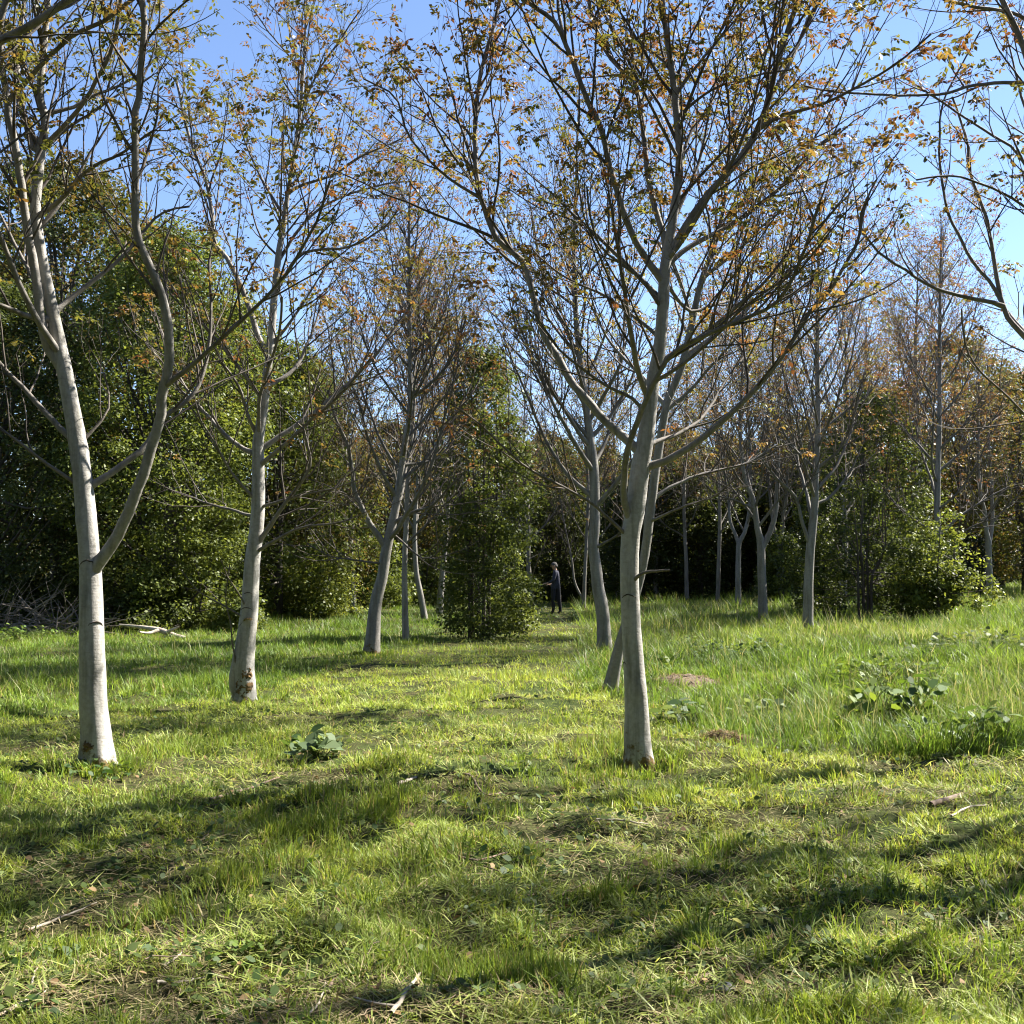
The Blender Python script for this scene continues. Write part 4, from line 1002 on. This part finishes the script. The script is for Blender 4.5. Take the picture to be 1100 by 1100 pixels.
tag(link('ground_litter', g.mesh('ground_litter', M_straw)), 'small dead twigs and dry brown leaf bits scattered on the ground', 'litter', kind='stuff')

# small broad leaves in the sward
x, y = sample(26000, 3.0, 14, 1.3)
k = rng.random(len(x)) < sstep(.42, .62, vnoise(x, y, .5, 71) * .6 + vnoise(x, y, .16, 72) * .4); x, y = x[k], y[k]
n = len(x); t = rng.random((n, 1))
V, Q, c = flat_leaves(x, y, height(x, y) + rng.uniform(.005, .05, n), rng.uniform(.015, .05, n) * (1 + y / 30), .5, np.array([.04, .085, .02]) * (1 - t) + np.array([.13, .17, .05]) * t)
tag(link('sward_weeds', mesh_from('sward_weeds', V, [Q], M_weed, c, False)), 'small clover and dock leaves mixed through the mown grass', 'ground cover', kind='stuff')

# ------------------------------------------------------------------ separate weeds
def weed(px, py, label, n=22, r=.16, h=.12, s=.10, pal=((.07, .12, .03), (.15, .20, .07)), name='weed_clump', cat='weed', asp=.36, tilt=.55, stem=True):
    b = gpt(px, py); root = empty(name, b, label, cat)
    a = rng.random(n) * 6.28; q = rng.random(n) ** .6 * r
    x = b[0] + np.cos(a) * q; y = b[1] + np.sin(a) * q
    z = height(x, y) + h * rng.uniform(.25, 1, n) * (1 - .4 * q / r)
    t = rng.random((n, 1)); col = np.array(pal[0]) * (1 - t) + np.array(pal[1]) * t
    V, Q, c = flat_leaves(x, y, z, s * rng.uniform(.6, 1.25, n), tilt, col, asp)
    link('leaves', mesh_from('leaves', V - b, [Q], M_weed, c, True), root)
    g = Geo()
    br = []
    for k in range(n):
        p0 = np.array([b[0] + (x[k] - b[0]) * .2, b[1] + (y[k] - b[1]) * .2, b[2] - .01]); p1 = np.array([x[k], y[k], z[k]])
        br.append((catmull(np.array([p0, (p0 + p1) * .5 + (0, 0, h * .2), p1]), 5), np.full(5, .0022)))
    tubes(g, br, lambda r: 3, col=(.10, .14, .04))
    link('stems', g.mesh('stems', M_weed, b), root)
    return root
PALE = ((.09, .14, .06), (.19, .25, .13)); FRESH = ((.07, .13, .02), (.17, .24, .05)); DEEP = ((.03, .07, .02), (.08, .13, .04))
weed(345, 812, 'pale broad-leaved weed clump on the bare patch right of the second pale trunk', 46, .24, .20, .13, PALE, asp=.38)
weed(330, 800, 'darker broad leaves behind the pale weed clump on the bare patch', 26, .16, .22, .12, DEEP)
weed(265, 1032, 'small fresh green clover clump in the near left foreground', 60, .16, .07, .035, FRESH, asp=.45)
weed(105, 832, 'dark ivy-like leaves around the foot of the far-left trunk', 70, .30, .12, .06, DEEP)
weed(12, 897, 'pale round leaves at the left edge in the near grass', 9, .12, .06, .08, PALE)
weed(1056, 948, 'single pale upright leaf standing in the near grass at right', 4, .03, .09, .075, ((.30, .34, .22), (.36, .38, .26)), name='pale_leaf', cat='leaf')
weed(802, 1000, 'pale crumpled leaf lying in the near grass right of the middle', 3, .03, .03, .07, ((.30, .34, .22), (.36, .38, .26)), name='pale_leaf', cat='leaf')
weed(560, 935, 'deep green leaf cluster by the dark stick in the middle foreground', 40, .28, .08, .05, DEEP)
weed(540, 975, 'grey-green small-leaved patch in the middle foreground', 120, .36, .05, .03, PALE)
weed(940, 770, 'tall dock with bright yellow-green leaves in the right-hand tall grass', 44, .34, .58, .17, FRESH, asp=.28)
weed(985, 785, 'dock with dark stems and green leaves in front of the right-hand tall grass', 40, .28, .48, .18, ((.05, .10, .02), (.16, .24, .06)), asp=.26)
weed(1000, 800, 'shiny pale-leaved weed at the front of the right-hand tall grass', 34, .26, .30, .14, PALE, asp=.28)
weed(1055, 800, 'leafy weed near the right edge in front of the tall grass', 44, .30, .36, .14, ((.06, .12, .03), (.17, .23, .09)), asp=.3)
weed(820, 775, 'pale-leaved weed between the central trunk and the tall grass', 44, .34, .28, .13, PALE, asp=.34)
weed(735, 778, 'leafy weed close to the right side of the central trunk', 40, .30, .30, .15, ((.05, .10, .03), (.20, .25, .15)), asp=.3)
weed(800, 768, 'low dark weeds by the pale-leaved weed right of the central trunk', 40, .32, .14, .08, DEEP)
weed(720, 722, 'bright lobed leaves in front of the brown mound', 30, .28, .20, .14, FRESH)
weed(762, 712, 'nettle patch on the right side of the brown mound', 150, .45, .40, .07, ((.05, .09, .03), (.16, .22, .10)), name='nettle_patch', cat='nettle')
weed(735, 700, 'leafy weed topping the back of the brown mound', 50, .35, .34, .12, FRESH)
weed(812, 712, 'dark nettle patch in the tall grass right of the brown mound', 140, .5, .45, .08, DEEP, name='nettle_patch', cat='nettle')
weed(950, 735, 'bright leafy nettles in the sunny tall grass below the big low bush', 150, .8, .45, .09, FRESH, name='nettle_patch', cat='nettle')
weed(1060, 705, 'nettle bed at the right edge of the sunny grass', 220, 1.2, .50, .10, ((.05, .09, .02), (.14, .18, .05)), name='nettle_patch', cat='nettle')
weed(15, 690, 'yellow-green nettle bed in front of the brushwood heap', 200, .9, .42, .09, FRESH, name='nettle_patch', cat='nettle')
weed(580, 668, 'sunlit leafy weed at the feet of the person', 60, .6, .35, .10, FRESH)
weed(660, 1010, 'small dark rosette in the lower middle foreground', 18, .12, .04, .06, DEEP)
weed(890, 1030, 'dark small-leaved weed in the lower right foreground', 40, .2, .06, .045, DEEP)
weed(615, 668, 'dark weed stalks on the mown strip just right of the person', 40, .3, .5, .08, DEEP)

# ------------------------------------------------------------------ sticks, wood, stone
def stick(pts, wpx, label, mat, name='stick', lift=.02, fork=None, ext=0):
    P = np.array([gpt(x, y) for x, y in pts]); P[:, 2] += lift
    mid = P.mean(0); base = mid - (0, 0, lift)
    if len(P) == 2:
        m = (P[0] + P[1]) * .5 + rng.normal(0, .012, 3); P = np.array([P[0], m, P[1]])
    n = 12; Q = catmull(P, n); Q[1:-1] += rng.normal(0, .002, (n - 2, 3))
    r = wpx * .5 / F * mid[1]
    br = [(Q, np.linspace(r * 1.1, r * .6, n))]
    if fork:
        f = np.array([gpt(x, y) for x, y in fork]); f[:, 2] += lift
        br.append((catmull(f, 8), np.linspace(r * .8, r * .35, 8)))
    g = Geo(); tubes(g, br, lambda r: 7, bump=.06)
    o = link(name, g.mesh(name, mat, base)); o.location = tuple(base)
    return tag(o, label, 'stick')
stick([(420, 1099), (436, 1076), (452, 1054)], 5, 'forked bleached stick at the bottom edge left of the middle', M_dead, fork=[(430, 1092), (405, 1089), (380, 1082)], lift=.035)
stick([(168, 1061), (195, 1060), (219, 1055)], 3.2, 'pale straight stick lying level in the near left foreground', M_dead)
stick([(175, 1043), (192, 1032), (200, 1018), (222, 1003)], 2.2, 'thin pale curved twig above the level pale stick at lower left', M_dead)
stick([(27, 1005), (66, 990), (104, 975)], 3.4, 'pale stalk slanting up to the right in the left foreground', M_dead)
stick([(32, 1072), (37, 1052), (46, 1033)], 2.4, 'short upright-lying pale twig near the lower left corner', M_dead)
stick([(0, 1097), (25, 1083), (50, 1070)], 4, 'pale stick running out of the lower left corner', M_dead)
stick([(150, 985), (176, 980), (202, 979)], 2.4, 'thin dark stick lying level in the left foreground', M_deadbrown)
stick([(481, 919), (510, 928), (545, 931)], 2.6, 'thin brown stick in the middle foreground shade', M_deadbrown)
stick([(498, 843), (506, 850), (520, 856), (538, 855)], 3, 'short dark hooked stick on the sunny grass in the middle', M_deadbrown)
stick([(427, 846), (447, 838)], 4, 'short pale chip of wood on the sunny grass left of the hooked stick', M_dead)
stick([(183, 868), (198, 872), (205, 884)], 3, 'bent brown twig at the edge of the left bare patch', M_deadbrown)
stick([(225, 862), (260, 852), (300, 838)], 3, 'brown twig across the left bare patch', M_deadbrown)
stick([(1000, 868), (1030, 858), (1065, 848)], 6, 'dark half-rotten branch lying near the right edge of the foreground', M_deadbrown)
stick([(150, 735), (215, 750)], 2, 'fallen twig left of the second pale trunk', M_deadbrown)
stick([(352, 1068), (356, 1048)], 4, 'stubby upright-lying stick on the bare patch at bottom left', M_deadbrown)
stick([(330, 1100), (345, 1078), (350, 1060)], 2.5, 'thin dead stalk beside the stubby stick at bottom left', M_dead)
stick([(1022, 880), (1060, 868)], 2.4, 'thin pale stick behind the half-rotten branch at right', M_dead)
stick([(640, 893), (700, 900)], 2.2, 'pale thin stalk on the bare patch below the central trunk', M_dead)
stick([(735, 1062), (750, 1056), (768, 1054)], 10, 'thick reddish-brown piece of wood by the pale stone at bottom right', M_deadbrown, name='wood_piece')
def lump(px, py, size, label, mat, name, cat, seed=0):
    b = gpt(px, py); bm_u, bm_v = 14, 9
    u = np.linspace(0, 2 * PI, bm_u, endpoint=False); v = np.linspace(.05, PI - .05, bm_v)
    uu, vv = np.meshgrid(u, v)
    D = np.stack([np.sin(vv) * np.cos(uu), np.sin(vv) * np.sin(uu), np.cos(vv)], -1).reshape(-1, 3)
    k = 1 + .25 * np.sin(3 * D[:, 0] + seed) + .2 * np.sin(4 * D[:, 1] + 2 * seed) + .15 * np.sin(5 * D[:, 2] + seed) + .05 * rng.normal(0, 1, len(D))
    V = D * k[:, None] * np.asarray(size)
    i, j = np.meshgrid(np.arange(bm_u), np.arange(bm_v - 1)); a0 = (j * bm_u + i).ravel(); a1 = (j * bm_u + (i + 1) % bm_u).ravel()
    o = link(name, mesh_from(name, V, [np.stack([a0, a0 + bm_u, a1 + bm_u, a1], 1), np.arange(bm_u)[None, :], ((bm_v - 1) * bm_u + np.arange(bm_u))[None, ::-1]], mat))
    o.location = (b[0], b[1], b[2] + size[2] * .5); return tag(o, label, cat)
lump(777, 1064, (.05, .035, .018), 'pale grey stone beside the reddish-brown piece of wood at bottom right', M_stone, 'stone', 'stone', 1)
# brown mound right of the central trunk
def mound(px, py, rx, ry, h, label):
    b = gpt(px, py); n = 36
    q, a = np.meshgrid(np.linspace(0.02, 1, 14), np.linspace(0, 2 * PI, n, endpoint=False))
    x = q * np.cos(a) * rx; y = q * np.sin(a) * ry
    wx, wy = b[0] + x, b[1] + y
    z = height(wx, wy) - b[2] + h * (1 - q ** 2) ** 1.2 * (.75 + .6 * vnoise(wx, wy, .2, 81)) + .03 * (vnoise(wx, wy, .06, 82) - .5) - .03 * (q > .97)
    V = np.stack([x, y, z], -1).reshape(-1, 3)
    i, j = np.meshgrid(np.arange(13), np.arange(n)); a0 = (j * 14 + i).ravel(); a1 = (((j + 1) % n) * 14 + i).ravel()
    root = empty('mound', b, label, 'mound')
    link('earth', mesh_from('earth', V, [np.stack([a0, a0 + 1, a1 + 1, a1], 1), (np.arange(n) * 14)[None, ::-1]], plain_mat('mound_chips', (.05, .032, .018), (.16, .105, .055), 45)), root)
    m = 500; aa = rng.random(m) * 6.28; qq = rng.random(m) ** .5
    px_, py_ = b[0] + np.cos(aa) * qq * rx, b[1] + np.sin(aa) * qq * ry
    zz = height(px_, py_) + h * (1 - qq ** 2) ** 1.2 * .95 + .015
    t = rng.random((m, 1))
    g = Geo(); blades(px_, py_, rng.uniform(.03, .12, m), rng.uniform(.006, .016, m), rng.random(m) * 6.28, rng.uniform(1.1, 1.6, m), rng.uniform(-.2, .3, m), np.array([.26, .19, .09]) * t + np.array([.07, .05, .025]) * (1 - t), g, True, zz)
    link('wood_chips', g.mesh('wood_chips', M_straw, b), root)
mound(737, 735, .58, .40, .11, 'brown mound of dead stalks and chips in the grass right of the central trunk')
mound(778, 800, .22, .16, .07, 'small orange-brown heap of dead leaves right of the foot of the central trunk')

# fallen bleached branch
def branch_log():
    Y = gpt(165, 687)[1]
    b = gpt(165, 687)
    g = Geo(); w = Y / F
    def p(px, py, dy=0):
        return at(px, py, Y + dy)
    main = catmull(np.array([p(199, 688, -.3), p(186, 683), p(172, 677, .1), p(155, 674, .2), p(128, 671, .4)]), 14)
    f1 = catmull(np.array([p(178, 680), p(186, 676, -.1), p(193, 673, -.2)]), 7)
    f2 = catmull(np.array([p(170, 677), p(160, 680, -.2), p(150, 679, -.5)]), 7)
    f3 = catmull(np.array([p(178, 684), p(180, 690, -.1), p(184, 696, -.2)]), 6)
    tubes(g, [(main, np.concatenate([np.linspace(4.2, 3.2, 6), np.linspace(2.8, .9, 8)]) * w), (f1, np.linspace(2.4, .8, 7) * w), (f2, np.linspace(2.2, .8, 7) * w), (f3, np.linspace(2.4, 1.5, 6) * w)], lambda r: 9, bump=.08)
    o = link('fallen_branch', g.mesh('fallen_branch', M_dead, b)); o.location = tuple(b)
    tag(o, 'bleached forked branch lying in the grass between the two left-hand trunks', 'fallen branch')
branch_log()
# brushwood heap at the left edge
def brush():
    b = np.array(gxy(30, 25.0)); g = Geo(); br = []
    for k in range(150):
        a = rng.random() * 6.28; q = rng.random() ** .5
        s = b + np.array([math.cos(a) * q * 1.7, math.sin(a) * q * .8, .05 + rng.random() * .9 * (1 - q)])
        d = norm(np.array([rng.normal(.3, 1), rng.normal(0, .6), rng.normal(.35, .45)])); L = rng.uniform(.6, 1.8)
        pts = [s]
        for q2 in range(6):
            d = norm(d + rng.normal(0, .14, 3) + np.array([0, 0, -.03])); pts.append(pts[-1] + d * L / 6)
        P = np.array(pts); P[:, 2] = np.maximum(P[:, 2], b[2] + .03)
        br.append((P, np.linspace(rng.uniform(.008, .02), .004, 7)))
    for pts in [[(70, 664), (50, 668), (30, 674), (12, 682)], [(60, 640), (40, 652), (22, 668)], [(55, 668), (40, 660), (20, 640)], [(78, 660), (60, 672), (35, 676)]]:
        br.append((catmull(np.array([at(x, y, 24.6) for x, y in pts]), 9), np.linspace(.022, .010, 9)))
    tubes(g, br, lambda r: 5)
    o = link('brushwood_heap', g.mesh('brushwood_heap', M_brush, b)); o.location = tuple(b)
    tag(o, 'tangled heap of dead grey brushwood at the left edge in front of the dark trees', 'brush pile')
brush()

# ------------------------------------------------------------------ person
def person():
    b = gpt(597, 661); s = 1.0
    # joints: local, x right in picture, y away; figure seen half from behind, facing left and away
    J = {'pelvis': (0, 0, .93), 'waist': (.01, 0, 1.08), 'chest': (.015, .0, 1.28), 'neck0': (-.005, 0, 1.45), 'neck': (-.03, 0, 1.52), 'head': (-.055, -.005, 1.60), 'crown': (-.06, 0, 1.70),
         'hipL': (-.075, -.03, .90), 'kneeL': (-.085, -.07, .49), 'ankL': (-.085, -.04, .09), 'toeL': (-.20, -.06, .035),
         'hipR': (.075, .03, .90), 'kneeR': (.11, .05, .49), 'ankR': (.165, .09, .09), 'toeR': (.06, .07, .035),
         'shL': (-.02, -.18, 1.40), 'elL': (-.09, -.24, 1.13), 'wrL': (-.29, -.16, 1.03), 'haL': (-.37, -.13, 1.03),
         'shR': (.05, .17, 1.40), 'elR': (.06, .23, 1.12), 'wrR': (-.14, .20, .99), 'haR': (-.22, .17, .99)}
    R = {'pelvis': .155, 'waist': .145, 'chest': .165, 'neck0': .085, 'neck': .06, 'head': .098, 'crown': .075, 'hipL': .10, 'kneeL': .072, 'ankL': .055, 'toeL': .042, 'hipR': .10, 'kneeR': .072, 'ankR': .055, 'toeR': .042,
         'shL': .075, 'elL': .055, 'wrL': .036, 'haL': .034, 'shR': .075, 'elR': .055, 'wrR': .036, 'haR': .034}
    E_ = [('pelvis', 'waist'), ('waist', 'chest'), ('chest', 'neck0'), ('neck0', 'neck'), ('neck', 'head'), ('head', 'crown'), ('pelvis', 'hipL'), ('hipL', 'kneeL'), ('kneeL', 'ankL'), ('ankL', 'toeL'), ('pelvis', 'hipR'), ('hipR', 'kneeR'), ('kneeR', 'ankR'), ('ankR', 'toeR'),
          ('chest', 'shL'), ('shL', 'elL'), ('elL', 'wrL'), ('wrL', 'haL'), ('chest', 'shR'), ('shR', 'elR'), ('elR', 'wrR'), ('wrR', 'haR')]
    for S in ('L', 'R'):
        h = np.array(J['ha' + S]); w_ = np.array(J['wr' + S]); d = norm(h - w_); sd = norm(np.cross(d, (0, 0, 1.)))
        for q in range(4):
            f0 = h + sd * (q - 1.5) * .021 + d * .02; f1 = f0 + d * .045 - np.array([0, 0, .018]); f2 = f1 + d * (.030 - abs(q - 1.5) * .006) - np.array([0, 0, .03])
            J[f'f{S}{q}a'], J[f'f{S}{q}b'], J[f'f{S}{q}c'] = f0, f1, f2
            R[f'f{S}{q}a'] = .011; R[f'f{S}{q}b'] = .010; R[f'f{S}{q}c'] = .008
            E_ += [('ha' + S, f'f{S}{q}a'), (f'f{S}{q}a', f'f{S}{q}b'), (f'f{S}{q}b', f'f{S}{q}c')]
        t0 = w_ + d * .03 + sd * .03; t1 = t0 + d * .045 + sd * .015
        J[f't{S}a'], J[f't{S}b'] = t0, t1; R[f't{S}a'] = .012; R[f't{S}b'] = .009; E_ += [('wr' + S, f't{S}a'), (f't{S}a', f't{S}b')]
    names = list(J); ix = {k: i for i, k in enumerate(names)}
    me = bpy.data.meshes.new('body'); me.from_pydata([tuple(map(float, J[k])) for k in names], [(ix[a], ix[c]) for a, c in E_], [])
    o = bpy.data.objects.new('body', me); C.objects.link(o)
    sk = o.modifiers.new('skin', 'SKIN'); o.modifiers.new('sub', 'SUBSURF').levels = 2; sk.use_smooth_shade = True
    for k, v in zip(names, me.skin_vertices[0].data): v.radius = (R[k], R[k]); v.use_root = (k == 'pelvis')
    dg = bpy.context.evaluated_depsgraph_get(); dg.update()
    me2 = bpy.data.meshes.new_from_object(o.evaluated_get(dg)); C.objects.unlink(o); bpy.data.objects.remove(o)
    me2.name = 'body'
    root = empty('person', b, 'person in dark jacket and trousers standing with back half turned beside the leafy thicket', 'person')
    me2.materials.clear()
    for m in (plain_mat('skin', (.38, .24, .17), (.45, .29, .21), 10), plain_mat('navy_jacket', (.020, .022, .036), (.045, .05, .08), 20), plain_mat('black_trousers', (.008, .008, .010), (.016, .016, .02), 20), plain_mat('black_shoes', (.008, .008, .008), (.02, .018, .016), 20)):
        me2.materials.append(m)
    for p in me2.polygons:
        c = p.center
        arm_hand = c[0] < -.25 and c[2] > .85 or (c[1] > .12 and c[0] < -.10 and c[2] > .85)
        p.material_index = 0 if (c[2] > 1.485 or arm_hand) else (1 if c[2] > .86 else (2 if c[2] > .11 else 3))
        p.use_smooth = True
    # face: nose, brow, chin pushed out on the side the head looks to (left, slightly away)
    link('body', me2, root)
    # hair
    V = []; u = np.linspace(0, 2 * PI, 20, endpoint=False); v = np.linspace(.02, PI * .62, 9)
    uu, vv = np.meshgrid(u, v)
    rr = .112 * (1 + .05 * rng.normal(0, 1, uu.shape))
    cut = np.where(np.cos(uu) < -.3, .72, 1.0)
    V = np.stack([-.045 + rr * np.sin(vv * cut) * np.cos(uu), rr * .92 * np.sin(vv * cut) * np.sin(uu), 1.63 + rr * 1.05 * np.cos(vv * cut)], -1).reshape(-1, 3)
    i, j = np.meshgrid(np.arange(20), np.arange(8)); a0 = (j * 20 + i).ravel(); a1 = (j * 20 + (i + 1) % 20).ravel()
    link('hair', mesh_from('hair', V, [np.stack([a0, a0 + 20, a1 + 20, a1], 1), np.arange(20)[None, :]], plain_mat('grey_hair', (.04, .036, .032), (.09, .085, .08), 40)), root)
    # nose and ear
    g = Geo()
    tubes(g, [(np.array([(-.145, .0, 1.64), (-.165, 0, 1.60), (-.15, 0, 1.595)]), np.array([.010, .016, .012]))], lambda r: 8)
    link('nose', g.mesh('nose', me2.materials[0]), root)
    for sgn in (-1, 1):
        g = Geo(); tubes(g, [(np.array([(-.045, sgn * .098, 1.585), (-.035, sgn * .108, 1.61), (-.045, sgn * .104, 1.64)]), np.array([.010, .018, .012]))], lambda r: 8)
        link('ear', g.mesh('ear', me2.materials[0]), root)
person()

# ------------------------------------------------------------------ light, sky, camera
AZ, EL = math.radians(62), math.radians(44)
S = np.array([math.sin(AZ) * math.cos(EL), math.cos(AZ) * math.cos(EL), math.sin(EL)])
from mathutils import Vector
sun = bpy.data.lights.new('sun', 'SUN'); sun.energy = 5.0; sun.angle = math.radians(.55); sun.color = (1.0, .94, .84)
so = bpy.data.objects.new('sun', sun); C.objects.link(so); so.rotation_euler = Vector(S).to_track_quat('Z', 'Y').to_euler(); so.location = (20, 20, 30)
w = bpy.data.worlds.new('World'); bpy.context.scene.world = w; w.use_nodes = True
nt = w.node_tree; bg = nt.nodes['Background']
sky = nt.nodes.new('ShaderNodeTexSky'); sky.sky_type = 'NISHITA'; sky.sun_disc = False
sky.sun_elevation = EL; sky.sun_rotation = AZ; sky.air_density = .85; sky.dust_density = .06; sky.ozone_density = 1.6
tint = nt.nodes.new('ShaderNodeMix'); tint.data_type = 'RGBA'; tint.blend_type = 'MULTIPLY'; tint.inputs[0].default_value = 1
tint.inputs[7].default_value = (1.07, 1.08, 1.17, 1)
nt.links.new(sky.outputs[0], tint.inputs[6]); nt.links.new(tint.outputs[2], bg.inputs[0]); bg.inputs[1].default_value = .055
sc = bpy.context.scene
sc.view_settings.view_transform = 'Standard'; sc.view_settings.look = 'None'; sc.view_settings.gamma = 1; sc.view_settings.exposure = 2.05
cam = bpy.data.cameras.new('camera'); co = bpy.data.objects.new('camera', cam); C.objects.link(co); sc.camera = co
co.location = (0, 0, CAMZ); co.rotation_euler = (PI / 2 + PITCH, 0, 0)
cam.sensor_width = 36; cam.lens = 36 * F / 1100; cam.clip_start = .05; cam.clip_end = 1000
sc.cycles.filter_width = 1.1; sc.cycles.max_bounces = 6; sc.cycles.diffuse_bounces = 3; sc.cycles.transmission_bounces = 4; sc.cycles.transparent_max_bounces = 4
sc.cycles.caustics_reflective = False; sc.cycles.caustics_refractive = False
